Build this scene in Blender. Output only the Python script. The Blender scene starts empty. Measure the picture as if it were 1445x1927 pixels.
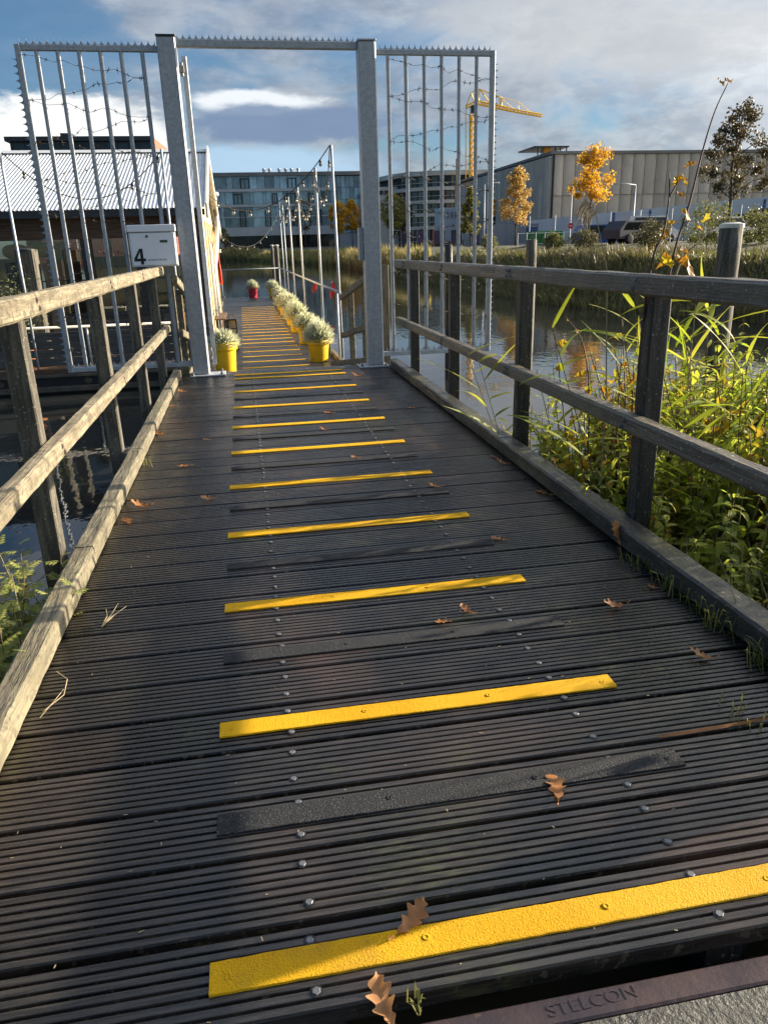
import bpy, math, random
from mathutils import Vector, Matrix, noise as mnoise
rnd = random.Random(7)
R = math.radians
scene = bpy.context.scene
COL = scene.collection

# ------------------------------------------------------------------ camera
cam_d = bpy.data.cameras.new('camera')
cam = bpy.data.objects.new('camera', cam_d); COL.objects.link(cam)
F = Vector((0.15932298, 0.92902913, -0.3339477))
RT = Vector((0.98356701, -0.17847393, -0.02725772))
UP = Vector((0.08492418, 0.32411716, 0.94219741))
m = Matrix.Identity(4)
for i in range(3):
    m[i][0] = RT[i]; m[i][1] = UP[i]; m[i][2] = -F[i]
m[2][3] = 1.3
cam.matrix_world = m
cam_d.sensor_fit = 'HORIZONTAL'; cam_d.sensor_width = 36
cam_d.lens = 36 * 1412.4 / 1445
cam_d.clip_start = 0.05; cam_d.clip_end = 3000
scene.camera = cam

# ------------------------------------------------------------------ light
SUN_AZ, SUN_EL = 80.0, 15.4           # azimuth clockwise from +Y
sd = bpy.data.lights.new('sun', 'SUN'); sd.energy = 3.6; sd.angle = R(0.55); sd.color = (1.0, 0.87, 0.68)
so = bpy.data.objects.new('sun', sd); COL.objects.link(so)
sdir = Vector((math.sin(R(SUN_AZ)) * math.cos(R(SUN_EL)), math.cos(R(SUN_AZ)) * math.cos(R(SUN_EL)), math.sin(R(SUN_EL))))
so.rotation_euler = sdir.to_track_quat('Z', 'Y').to_euler()
scene.view_settings.view_transform = 'Standard'
scene.view_settings.look = 'None'
scene.view_settings.exposure = 1.85
scene.view_settings.gamma = 1.0
scene.cycles.max_bounces = 5; scene.cycles.diffuse_bounces = 2; scene.cycles.glossy_bounces = 3; scene.cycles.transparent_max_bounces = 8; scene.cycles.transmission_bounces = 3

# ------------------------------------------------------------------ node helpers
class N:
    def __init__(s, tree): s.t = tree
    def new(s, typ, **kw):
        n = s.t.nodes.new(typ)
        for k, v in kw.items(): setattr(n, k, v)
        return n
    def put(s, inp, v):
        if isinstance(v, bpy.types.NodeSocket): s.t.links.new(v, inp)
        elif isinstance(v, bpy.types.Node): s.t.links.new(v.outputs[0], inp)
        elif v is not None:
            if hasattr(inp.default_value, '__len__'):
                if not hasattr(v, '__len__'): v = (v,) * len(inp.default_value)
                v = tuple(v)
                if len(inp.default_value) == 4 and len(v) == 3: v = v + (1,)
            inp.default_value = v
    def math(s, op, a, b=None, c=None, clamp=False):
        n = s.new('ShaderNodeMath', operation=op, use_clamp=clamp)
        s.put(n.inputs[0], a)
        if b is not None: s.put(n.inputs[1], b)
        if c is not None: s.put(n.inputs[2], c)
        return n.outputs[0]
    def vmul(s, a, b):
        n = s.new('ShaderNodeVectorMath', operation='MULTIPLY'); s.put(n.inputs[0], a); s.put(n.inputs[1], b); return n.outputs[0]
    def vadd(s, a, b):
        n = s.new('ShaderNodeVectorMath', operation='ADD'); s.put(n.inputs[0], a); s.put(n.inputs[1], b); return n.outputs[0]
    def noise(s, vec, scale, detail=3, rough=.55, dist=0):
        n = s.new('ShaderNodeTexNoise')
        s.put(n.inputs['Vector'], vec); n.inputs['Scale'].default_value = scale
        n.inputs['Detail'].default_value = detail; n.inputs['Roughness'].default_value = rough
        n.inputs['Distortion'].default_value = dist
        return n.outputs['Fac']
    def mix(s, f, a, b):
        n = s.new('ShaderNodeMix', data_type='RGBA')
        s.put(n.inputs['Factor'], f); s.put(n.inputs['A'], a); s.put(n.inputs['B'], b)
        return n.outputs['Result']
    def step(s, v, lo, hi, a=0., b=1.):
        n = s.new('ShaderNodeMapRange', interpolation_type='SMOOTHSTEP')
        s.put(n.inputs['Value'], v); s.put(n.inputs['From Min'], lo); s.put(n.inputs['From Max'], hi)
        s.put(n.inputs['To Min'], a); s.put(n.inputs['To Max'], b)
        return n.outputs['Result']
    def lin(s, v, lo, hi, a, b):
        n = s.new('ShaderNodeMapRange'); s.put(n.inputs['Value'], v)
        for k, x in zip(('From Min', 'From Max', 'To Min', 'To Max'), (lo, hi, a, b)): n.inputs[k].default_value = x
        return n.outputs['Result']

# ------------------------------------------------------------------ sky
world = bpy.data.worlds.new('World'); scene.world = world; world.use_nodes = True
nt = world.node_tree; nt.nodes.clear(); n = N(nt)
sky = n.new('ShaderNodeTexSky', sky_type='NISHITA', sun_disc=False)
sky.sun_elevation = R(SUN_EL); sky.sun_rotation = R(SUN_AZ); sky.air_density = 1.0; sky.dust_density = 1.2; sky.ozone_density = 1.5
tc = n.new('ShaderNodeTexCoord'); D = tc.outputs['Generated']
sep = n.new('ShaderNodeSeparateXYZ'); n.put(sep.inputs[0], D)
sx, sy, sz = sep.outputs
az = n.math('MULTIPLY', n.math('ARCTAN2', sx, sy), 57.2958)
el = n.math('MULTIPLY', n.math('ARCSINE', sz), 57.2958)
D3 = n.vmul(D, (1, 1, 2.6))
nA = n.noise(D3, 5.0, 4, .6, .4)
nB = n.noise(n.vadd(D3, (3.1, 1.7, .4)), 9.0, 5, .62, .3)
nC = n.noise(n.vadd(D3, (7.3, 2.2, 5.1)), 2.6, 2, .5, 0)
def ell(a, e, ra, re, amt, nz, lo=1.25, hi=.7):
    u = n.math('DIVIDE', n.math('SUBTRACT', az, a), ra); v = n.math('DIVIDE', n.math('SUBTRACT', el, e), re)
    d = n.math('SQRT', n.math('ADD', n.math('MULTIPLY', u, u), n.math('MULTIPLY', v, v)))
    d = n.math('ADD', d, n.math('MULTIPLY', n.math('SUBTRACT', nz, .5), amt))
    return n.step(d, hi, lo, 1., 0.)
blue = n.vmul(sky.outputs[0], (.060, .084, .108))
# high grey cloud deck, densest towards the sun's side of the sky, open to the left
cosb = n.math('COSINE', n.math('MULTIPLY', n.math('SUBTRACT', az, 75.0), 1 / 57.2958))
deck = n.math('ADD', n.math('MULTIPLY', cosb, .55), n.math('MULTIPLY', n.math('SUBTRACT', nA, .5), 2.4))
deck = n.math('ADD', deck, n.math('MULTIPLY', n.math('SUBTRACT', nC, .5), 1.2))
deckm = n.step(deck, -.30, .42)
open_ = ell(-11.5, 12.0, 6.5, 3.6, 2.0, nA)
deckm = n.math('MULTIPLY', deckm, n.math('SUBTRACT', 1., n.math('MULTIPLY', open_, .85)))
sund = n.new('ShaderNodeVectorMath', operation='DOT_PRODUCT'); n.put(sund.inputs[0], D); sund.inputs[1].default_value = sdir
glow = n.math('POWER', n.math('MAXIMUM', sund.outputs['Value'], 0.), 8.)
nD = n.noise(n.vadd(D3, (1.3, 6.2, 2.4)), 24.0, 5, .6, .2)
nE = n.math('ADD', n.math('MULTIPLY', nB, .6), n.math('MULTIPLY', nD, .4))
dk = n.step(nE, .36, .66)
cie = n.math('ADD', .78, n.math('MULTIPLY', n.math('MAXIMUM', sz, 0.), 1.5))   # overcast sky law; zenith beyond the view brightened to add fill light
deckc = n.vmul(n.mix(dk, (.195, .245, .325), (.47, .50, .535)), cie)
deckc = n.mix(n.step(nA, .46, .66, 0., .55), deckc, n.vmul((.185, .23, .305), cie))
deckc = n.mix(n.math('MULTIPLY', glow, 1., clamp=True), deckc, (4.3, 4.2, 4.0))  # cloud glow around the sun, strengthened out of view for soft fill
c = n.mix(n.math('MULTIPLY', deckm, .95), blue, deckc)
# bright fair-weather clouds low on the left
c = n.mix(ell(-9.8, 7.2, 6.5, 2.3, 2.6, nE), c, (.86, .87, .86))
c = n.mix(n.math('MULTIPLY', ell(-11., 5.2, 6., 1.0, 2.0, nE), .6), c, (.46, .54, .64))
# dark cloud bank with a bright upper rim and a pale gap below it
c = n.mix(n.math('MULTIPLY', ell(1.5, 5.0, 8.5, 1.8, 1.4, nE), .85), c, (.40, .57, .74))
c = n.mix(ell(2.2, 9.25, 4.6, .75, 2.2, nE), c, (.72, .76, .80))
c = n.mix(n.math('MULTIPLY', ell(4.2, 7.95, 7.6, 1.15, 2.0, nE), .92), c, (.175, .245, .375))
# soft pale lumps in the deck on the right
c = n.mix(n.math('MULTIPLY', ell(28., 12.8, 14., 3.2, 2.6, nE), .6), c, (.56, .57, .58))
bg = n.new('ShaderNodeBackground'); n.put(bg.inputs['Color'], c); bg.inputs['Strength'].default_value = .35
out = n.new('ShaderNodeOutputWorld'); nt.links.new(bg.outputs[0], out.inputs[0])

# ------------------------------------------------------------------ materials
MATS = {}
def material(name):
    mt = bpy.data.materials.new(name); mt.use_nodes = True
    nt = mt.node_tree; b = nt.nodes['Principled BSDF']
    return mt, N(nt), b
def pm(name, c1, c2=None, scale=8, stretch=(1, 1, 1), rough=(.6, .6), metal=0, bump=0, bscale=60, bstretch=None,
       speck=None, vary=0, detail=4, lo=.35, hi=.65, spec=.5, coat=0, third=None, transl=0, wetn=None):
    """procedural surface: two colours by stretched noise, optional third colour patches and specks, relief"""
    mt, n, b = material(name)
    geo = n.new('ShaderNodeNewGeometry'); pos = geo.outputs['Position']
    oi = n.new('ShaderNodeObjectInfo')
    off = n.new('ShaderNodeCombineXYZ')
    for i, k in enumerate((13.7, 7.1, 3.3)): n.put(off.inputs[i], n.math('MULTIPLY', oi.outputs['Random'], k))
    P = n.vadd(pos, off.outputs[0]) if vary else pos
    v = n.vmul(P, stretch)
    f = n.noise(v, scale, detail, .6)
    fm = n.step(f, lo, hi)
    col = n.mix(fm, c1, c2 or c1)
    if third:
        tcol, tscale, tlo, thi, tamt = third
        t = n.step(n.noise(n.vadd(pos, (5, 3, 1)), tscale, 3, .6), tlo, thi, 0, tamt)
        col = n.mix(t, col, tcol)
    if speck:
        scol, sscale, slo, shi, samt = speck
        t = n.step(n.noise(n.vadd(P, (1, 9, 4)), sscale, 2, .5), slo, shi, 0, samt)
        col = n.mix(t, col, scol)
    if vary:
        hs = n.new('ShaderNodeHueSaturation'); n.put(hs.inputs['Color'], col)
        n.put(hs.inputs['Value'], n.lin(oi.outputs['Random'], 0, 1, 1 - vary, 1 + vary)); col = hs.outputs[0]
    n.put(b.inputs['Base Color'], col)
    rr = n.step(n.noise(n.vadd(pos, (2, 2, 2)), wetn, 3, .55), .35, .65, rough[0], rough[1]) if wetn else n.lin(fm, 0, 1, rough[0], rough[1])
    n.put(b.inputs['Roughness'], rr)
    b.inputs['Metallic'].default_value = metal
    b.inputs['Specular IOR Level'].default_value = spec
    if coat: b.inputs['Coat Weight'].default_value = coat; b.inputs['Coat Roughness'].default_value = .15
    if bump:
        bn = n.new('ShaderNodeBump'); bn.inputs['Strength'].default_value = bump; bn.inputs['Distance'].default_value = .01
        n.put(bn.inputs['Height'], n.noise(n.vmul(P, bstretch or stretch), bscale, 4, .65))
        n.put(b.inputs['Normal'], bn.outputs[0])
    MATS[name] = mt
    return mt
def leafm(name, c1, c2, c3=None, transl=.5, rough=.5, nscale=3.0, spec=.4):
    """leaf: colour varies from leaf to leaf, light passes through"""
    mt, n, b = material(name)
    geo = n.new('ShaderNodeNewGeometry'); oi = n.new('ShaderNodeObjectInfo')
    r = n.math('FRACT', n.math('ADD', geo.outputs['Random Per Island'], n.math('MULTIPLY', oi.outputs['Random'], 5.7)))
    ramp = n.new('ShaderNodeValToRGB'); el = ramp.color_ramp.elements
    el[0].color = (*c1, 1); el[1].color = (*c2, 1)
    if c3: e = el.new(.85); e.color = (*c3, 1); el[1].position = .6; 
    n.put(ramp.inputs[0], r)
    col = n.mix(n.step(n.noise(geo.outputs['Position'], nscale, 3), .3, .7, 0, .35), ramp.outputs[0], tuple(x * .55 for x in c1))
    n.put(b.inputs['Base Color'], col); b.inputs['Roughness'].default_value = rough
    b.inputs['Specular IOR Level'].default_value = spec
    tr = n.new('ShaderNodeBsdfTranslucent'); n.put(tr.inputs['Color'], n.vmul(col, (1.25, 1.25, .9)))
    mx = n.new('ShaderNodeMixShader'); mx.inputs[0].default_value = transl
    n.t.links.new(b.outputs[0], mx.inputs[1]); n.t.links.new(tr.outputs[0], mx.inputs[2])
    n.t.links.new(mx.outputs[0], n.t.nodes['Material Output'].inputs[0])
    MATS[name] = mt
    return mt

ALG = ((.06, .065, .02), 1.1, .5, .72, .5)
def deck_mat(name):
    """wet tropical boards: per-board tone, long grain, dirt in the grooves, algae and brown worn patches, damp film"""
    mt, n, b = material(name)
    geo = n.new('ShaderNodeNewGeometry'); P = geo.outputs['Position']; oi = n.new('ShaderNodeObjectInfo'); rd = oi.outputs['Random']
    off = n.new('ShaderNodeCombineXYZ'); n.put(off.inputs[0], n.math('MULTIPLY', rd, 31.)); n.put(off.inputs[1], n.math('MULTIPLY', rd, 17.))
    Q = n.vadd(P, off.outputs[0])
    grain = n.noise(n.vmul(Q, (.7, 14, 6)), 6, 4, .65)
    col = n.mix(n.step(grain, .3, .7), (.0080, .0072, .0066), (.036, .031, .026))
    board = n.lin(rd, 0, 1, .62, 1.5)
    col = n.vmul(col, board)
    brown = n.step(n.noise(n.vmul(P, (.9, .6, 1)), 1.1, 4, .6), .46, .70, 0, .85)
    col = n.mix(brown, col, n.vmul((.115, .072, .052), n.lin(grain, .2, .8, .45, 1.2)))
    algae = n.math('MULTIPLY', n.step(n.noise(n.vadd(P, (4, 4, 0)), 1.3, 5, .7), .5, .72, 0, .75), n.step(n.noise(n.vmul(Q, (3, 22, 4)), 5, 3, .6), .4, .62))
    col = n.mix(algae, col, (.085, .085, .034))
    sp = n.new('ShaderNodeSeparateXYZ'); n.put(sp.inputs[0], P)
    groove = n.step(sp.outputs[2], -.0015, -.0045)
    dirt = n.math('MULTIPLY', groove, n.step(n.noise(n.vmul(Q, (1.6, 5, 1)), 26, 2, .6), .58, .68, 0, .7))
    col = n.mix(dirt, col, (.10, .085, .058))
    scuff = n.step(n.noise(n.vmul(n.vadd(Q, (3, 3, 3)), (5, 30, 5)), 12, 3, .6), .66, .76, 0, .5)
    col = n.mix(scuff, col, (.11, .10, .085))
    n.put(b.inputs['Base Color'], col)
    wet = n.noise(n.vmul(P, (1, 1.6, 1)), 1.6, 4, .6)
    n.put(b.inputs['Roughness'], n.math('ADD', n.step(wet, .42, .68, .05, .25), n.math('MULTIPLY', n.math('SUBTRACT', grain, .5), .18)))
    b.inputs['Specular IOR Level'].default_value = .7
    bn = n.new('ShaderNodeBump'); bn.inputs['Strength'].default_value = .32; bn.inputs['Distance'].default_value = .006
    n.put(bn.inputs['Height'], n.noise(n.vmul(Q, (.8, 12, 8)), 22, 3, .7))
    n.put(b.inputs['Normal'], bn.outputs[0]); MATS[name] = mt
deck_mat('deck_wood')
pm('deck_far', (.03, .029, .027), (.065, .06, .055), 4, (.6, 6, 6), (.22, .42), bump=.25, bscale=40, vary=.2, wetn=.6, third=ALG)
WS = dict(scale=6, rough=(.75, .9), bump=1.0, bscale=14, speck=((.10, .085, .06), 34, .54, .66, .75), third=((.13, .11, .065), 9, .46, .64, .7), vary=.12)
pm('rail_wood', (.34, .285, .185), (.185, .15, .098), stretch=(7, .45, 7), bstretch=(9, .35, 9), **WS)
pm('post_wood', (.125, .11, .08), (.05, .044, .034), scale=7, stretch=(5, 5, .5), rough=(.7, .9), bump=.6, bscale=26, bstretch=(4, 4, .5), vary=.15,
   speck=((.36, .35, .29), 90, .62, .70, .5))
pm('kerb_wood', (.22, .19, .12), (.115, .10, .068), stretch=(5, .5, 5), bstretch=(4, .5, 4), **WS)
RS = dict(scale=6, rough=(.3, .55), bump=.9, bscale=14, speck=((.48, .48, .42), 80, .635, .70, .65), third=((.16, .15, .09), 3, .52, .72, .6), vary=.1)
pm('rail_wood_wet_shaded', (.075, .062, .045), (.15, .125, .09), stretch=(7, .45, 7), bstretch=(9, .35, 9), **RS)  # same timber as rail_wood, shade of this side put into the colour
pm('post_wood_wet_shaded', (.035, .033, .03), (.016, .015, .014), scale=7, stretch=(5, 5, .5), rough=(.45, .7), bump=.5, bscale=26, bstretch=(4, 4, .5), vary=.1,  # darker copy of post_wood, shade painted into its tone
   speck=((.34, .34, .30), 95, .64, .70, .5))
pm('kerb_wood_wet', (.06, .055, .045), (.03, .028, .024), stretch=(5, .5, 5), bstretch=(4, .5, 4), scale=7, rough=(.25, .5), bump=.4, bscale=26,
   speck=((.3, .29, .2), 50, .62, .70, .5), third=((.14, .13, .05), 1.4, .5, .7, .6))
def galv(name, c=.46):
    mt, n, b = material(name)
    geo = n.new('ShaderNodeNewGeometry'); P = geo.outputs['Position']
    vo = n.new('ShaderNodeTexVoronoi'); n.put(vo.inputs['Vector'], P); vo.inputs['Scale'].default_value = 55
    f = n.math('ADD', n.math('MULTIPLY', vo.outputs['Color'], .55), n.math('MULTIPLY', n.noise(P, 18, 4), .8))
    col = n.mix(n.step(f, .35, 1.0), (c * .72, c * .77, c * .83), (c * 1.0, c * 1.05, c * 1.1))
    col = n.mix(n.step(n.noise(n.vmul(P, (9, 9, .7)), 3, 4), .52, .75, 0, .35), col, (.22, .21, .19))
    n.put(b.inputs['Base Color'], col); b.inputs['Metallic'].default_value = .3
    n.put(b.inputs['Roughness'], n.lin(f, .3, 1., .45, .65))
    MATS[name] = mt
galv('galvanised', .40); galv('galvanised_pale', .52)
pm('bolt_steel', (.17, .175, .185), (.12, .125, .13), 60, rough=(.5, .6), metal=.3, vary=.15)
pm('rust_wire', (.05, .042, .04), (.10, .07, .055), 30, rough=(.6, .7), metal=.4)
pm('yellow_grit', (.90, .50, .003), (.84, .43, .003), 3, rough=(.6, .75), spec=.2, bump=1.0, bscale=260, detail=5, speck=((.40, .24, .02), 240, .61, .70, .6),
   third=((.50, .27, .03), 3.4, .54, .74, .7))
pm('black_grit', (.012, .013, .016), (.026, .028, .032), 90, rough=(.6, .8), spec=.3, bump=1.0, bscale=190, speck=((.16, .17, .19), 200, .60, .68, .6))
pm('white_enamel', (.80, .81, .83), (.76, .77, .79), 3, rough=(.3, .36), spec=.5)
pm('print_black', (.006, .007, .010), rough=(.5, .5))
pm('dark_slot', (.06, .065, .055), rough=(.35, .35))
pm('pot_yellow', (.88, .55, .012), (.78, .45, .008), 5, rough=(.38, .55), bump=.15, bscale=40, speck=((.30, .19, .05), 22, .62, .74, .5), third=((.60, .36, .03), 4, .5, .75, .5))
pm('pot_red', (.62, .04, .07), (.5, .03, .05), 5, rough=(.4, .5))
pm('soil', (.035, .024, .016), (.07, .05, .03), 40, rough=(.9, .9), bump=.5)
pm('red_plastic', (.75, .05, .02), (.6, .03, .015), 5, rough=(.5, .6))
pm('black_paint', (.012, .012, .013), (.03, .03, .03), 20, rough=(.4, .6))
pm('cable_black', (.01, .01, .011), rough=(.5, .5))
pm('concrete', (.26, .25, .235), (.17, .165, .155), 2.2, rough=(.8, .9), bump=.25, bscale=30, third=((.12, .115, .105), .5, .52, .7, .6))
pm('concrete_slab', (.05, .046, .038), (.085, .08, .066), 9, rough=(.5, .75), bump=.7, bscale=70, speck=((.24, .23, .19), 130, .6, .68, .7))
pm('steel_edge', (.050, .036, .040), (.075, .048, .046), 6, rough=(.28, .42), metal=.25, bump=.15, bscale=60, speck=((.16, .1, .07), 50, .66, .76, .5))
pm('tin_roof', (.80, .80, .78), (.72, .72, .70), 2, (1, 1, 1), (.35, .5), metal=.15, third=((.36, .33, .29), 1.2, .55, .8, .5))
pm('cream_wall', (.66, .53, .30), (.58, .45, .25), 3, rough=(.6, .7), third=((.4, .32, .2), 1.5, .55, .75, .4))
pm('white_trim', (.62, .60, .54), (.52, .50, .44), 4, rough=(.5, .6))
pm('brown_wood', (.13, .075, .042), (.07, .042, .027), 6, (.5, 6, 6), (.6, .75), bump=.3, vary=.15)
pm('grey_wood', (.095, .095, .09), (.05, .05, .05), 6, (.4, 6, 6), (.65, .8), bump=.4, vary=.2)
pm('hull_black', (.018, .014, .017), (.035, .026, .028), 3, rough=(.4, .6))
pm('hull_band', (.11, .09, .065), (.06, .05, .04), 3, rough=(.5, .7))
pm('interior', (.42, .30, .20), (.30, .2, .14), 2, rough=(.8, .8))
pm('curtain', (.55, .45, .28), (.42, .33, .2), 9, (6, 6, .3), (.8, .8))
pm('lantern_yellow', (.85, .50, .06), rough=(.6, .6)); pm('lantern_orange', (.85, .32, .08), rough=(.6, .6)); pm('lantern_red', (.75, .10, .06), rough=(.6, .6))
pm('dark_metal', (.022, .026, .032), (.03, .034, .04), 2, rough=(.35, .5))
pm('brick', (.42, .13, .075), (.34, .10, .06), 4, rough=(.8, .9))
pm('office_wall', (.55, .54, .53), (.48, .47, .46), .3, rough=(.7, .8))
pm('office_roof', (.17, .165, .155), (.22, .21, .20), .3, rough=(.7, .8))
def glassm(name, c, rough=.06, vary=.5, spec=.9):
    mt, n, b = material(name); oi = n.new('ShaderNodeObjectInfo'); geo = n.new('ShaderNodeNewGeometry')
    f = n.math('MULTIPLY', n.lin(oi.outputs['Random'], 0, 1, 1 - vary, 1 + vary), n.lin(n.noise(geo.outputs['Position'], .5, 3), .3, .7, .7, 1.3))
    n.put(b.inputs['Base Color'], n.vmul(c, f)); b.inputs['Roughness'].default_value = rough; b.inputs['Specular IOR Level'].default_value = spec
    b.inputs['Metallic'].default_value = .25
    MATS[name] = mt
glassm('office_glass', (.26, .35, .41)); glassm('dark_glass', (.022, .026, .03), vary=.4, spec=.5); glassm('site_glass', (.06, .072, .085), vary=.9, spec=.4)
def clear_glass(name):
    mt, n, b = material(name)
    tr = n.new('ShaderNodeBsdfTransparent'); gl = n.new('ShaderNodeBsdfGlossy'); gl.inputs['Roughness'].default_value = .03
    tr.inputs['Color'].default_value = (.86, .88, .88, 1)
    fr = n.new('ShaderNodeFresnel'); fr.inputs['IOR'].default_value = 1.6
    mx = n.new('ShaderNodeMixShader'); n.put(mx.inputs[0], n.math('ADD', fr.outputs[0], .08))
    n.t.links.new(tr.outputs[0], mx.inputs[1]); n.t.links.new(gl.outputs[0], mx.inputs[2])
    n.t.links.new(mx.outputs[0], n.t.nodes['Material Output'].inputs[0]); MATS[name] = mt
clear_glass('window_glass')
pm('bulb_glass', (.34, .32, .26), rough=(.08, .1), spec=.8)
pm('panel_concrete', (.56, .485, .40), (.45, .39, .32), .35, (1, 1, .25), (.75, .85), vary=.08, third=((.26, .245, .225), .25, .5, .75, .5))
pm('site_concrete', (.58, .55, .50), (.50, .47, .43), .3, rough=(.75, .85))
pm('crane_yellow', (.95, .60, .04), (.90, .54, .03), 1, rough=(.45, .55))
pm('hoarding', (.26, .28, .32), (.22, .24, .28), .4, rough=(.6, .7)); pm('white_panel', (.62, .64, .66), (.55, .57, .6), .4, rough=(.5, .6), vary=.1)
pm('green_paint', (.035, .22, .06), (.03, .18, .05), 1, rough=(.5, .6)); pm('orange_paint', (.85, .33, .01), rough=(.5, .6))
pm('blue_paint', (.03, .10, .30), (.025, .08, .24), 1, rough=(.4, .5)); pm('car_paint_dark', (.03, .035, .045), rough=(.45, .5))
pm('car_paint_white', (.6, .61, .62), rough=(.45, .5)); pm('banner_dark', (.03, .03, .06), (.10, .05, .12), 1.2, rough=(.6, .7), vary=.6)
pm('shed_white', (.70, .71, .72), (.62, .63, .65), .3, rough=(.5, .6)); pm('road_red', (.7, .02, .02), rough=(.4, .4)); pm('rubber', (.015, .015, .015), rough=(.8, .8))
pm('ground_soil', (.07, .055, .035), (.11, .10, .045), 1.5, rough=(.9, .95), bump=.5, bscale=8, third=((.06, .075, .02), .6, .45, .6, .8))
pm('bark', (.10, .085, .065), (.05, .042, .034), 20, (3, 3, .4), (.8, .9), bump=.4); pm('twig_bark', (.10, .05, .03), (.05, .028, .02), 30, rough=(.6, .8)); pm('dry_stem', (.36, .29, .17), (.24, .18, .10), 20, rough=(.7, .8))
pm('nettle_stem', (.14, .15, .05), (.17, .09, .05), 8, rough=(.6, .7))
leafm('leaf_nettle', (.20, .28, .03), (.36, .45, .055), (.54, .54, .10), .6)
leafm('leaf_reed', (.20, .29, .02), (.34, .40, .035), (.42, .40, .06), .58, nscale=6)
leafm('leaf_weed', (.20, .28, .06), (.36, .42, .10), (.50, .46, .16), .5)
leafm('leaf_bramble', (.20, .25, .03), (.42, .36, .03), (.52, .26, .02), .5)
leafm('leaf_yellow', (.50, .30, .02), (.42, .21, .02), (.24, .11, .02), .45)
leafm('leaf_oak', (.50, .20, .06), (.40, .15, .045), (.55, .27, .11), .3, nscale=40)
leafm('santolina', (.66, .66, .56), (.74, .74, .65), (.46, .48, .37), .42)
leafm('grass_deck', (.10, .15, .02), (.18, .22, .04), (.28, .24, .09), .4)
leafm('reed_gold', (.33, .26, .10), (.22, .20, .07), (.40, .32, .15), .4, nscale=.25)
leafm('bank_grass', (.15, .135, .065), (.11, .12, .05), (.19, .155, .085), .3, nscale=.35)
leafm('bank_green', (.10, .125, .04), (.16, .18, .05), (.22, .20, .08), .35, nscale=.4)
leafm('crown_orange', (.74, .34, .02), (.80, .44, .03), (.48, .36, .05), .5)
leafm('crown_gold', (.50, .32, .11), (.42, .24, .08), (.58, .40, .14), .4)
leafm('crown_green', (.20, .20, .03), (.34, .26, .03), (.12, .13, .03), .35)
leafm('crown_brown', (.10, .075, .04), (.15, .10, .045), (.08, .07, .035), .3)
leafm('olive_leaf', (.14, .17, .09), (.26, .28, .17), (.34, .34, .2), .3)

def water_mat():
    mt, n, b = material('water')
    geo = n.new('ShaderNodeNewGeometry'); P = geo.outputs['Position']
    b.inputs['Base Color'].default_value = (.022, .024, .022, 1); b.inputs['Roughness'].default_value = .035
    b.inputs['IOR'].default_value = 1.33; b.inputs['Specular IOR Level'].default_value = 1.0
    h = n.math('ADD', n.noise(n.vmul(P, (1, .6, 1)), 5.5, 2), n.math('MULTIPLY', n.noise(n.vmul(P, (1, .7, 1)), .9, 2), 2.0))
    bn = n.new('ShaderNodeBump'); bn.inputs['Strength'].default_value = .022; bn.inputs['Distance'].default_value = .12
    n.put(bn.inputs['Height'], h); n.put(b.inputs['Normal'], bn.outputs[0]); MATS['water'] = mt
water_mat()

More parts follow.
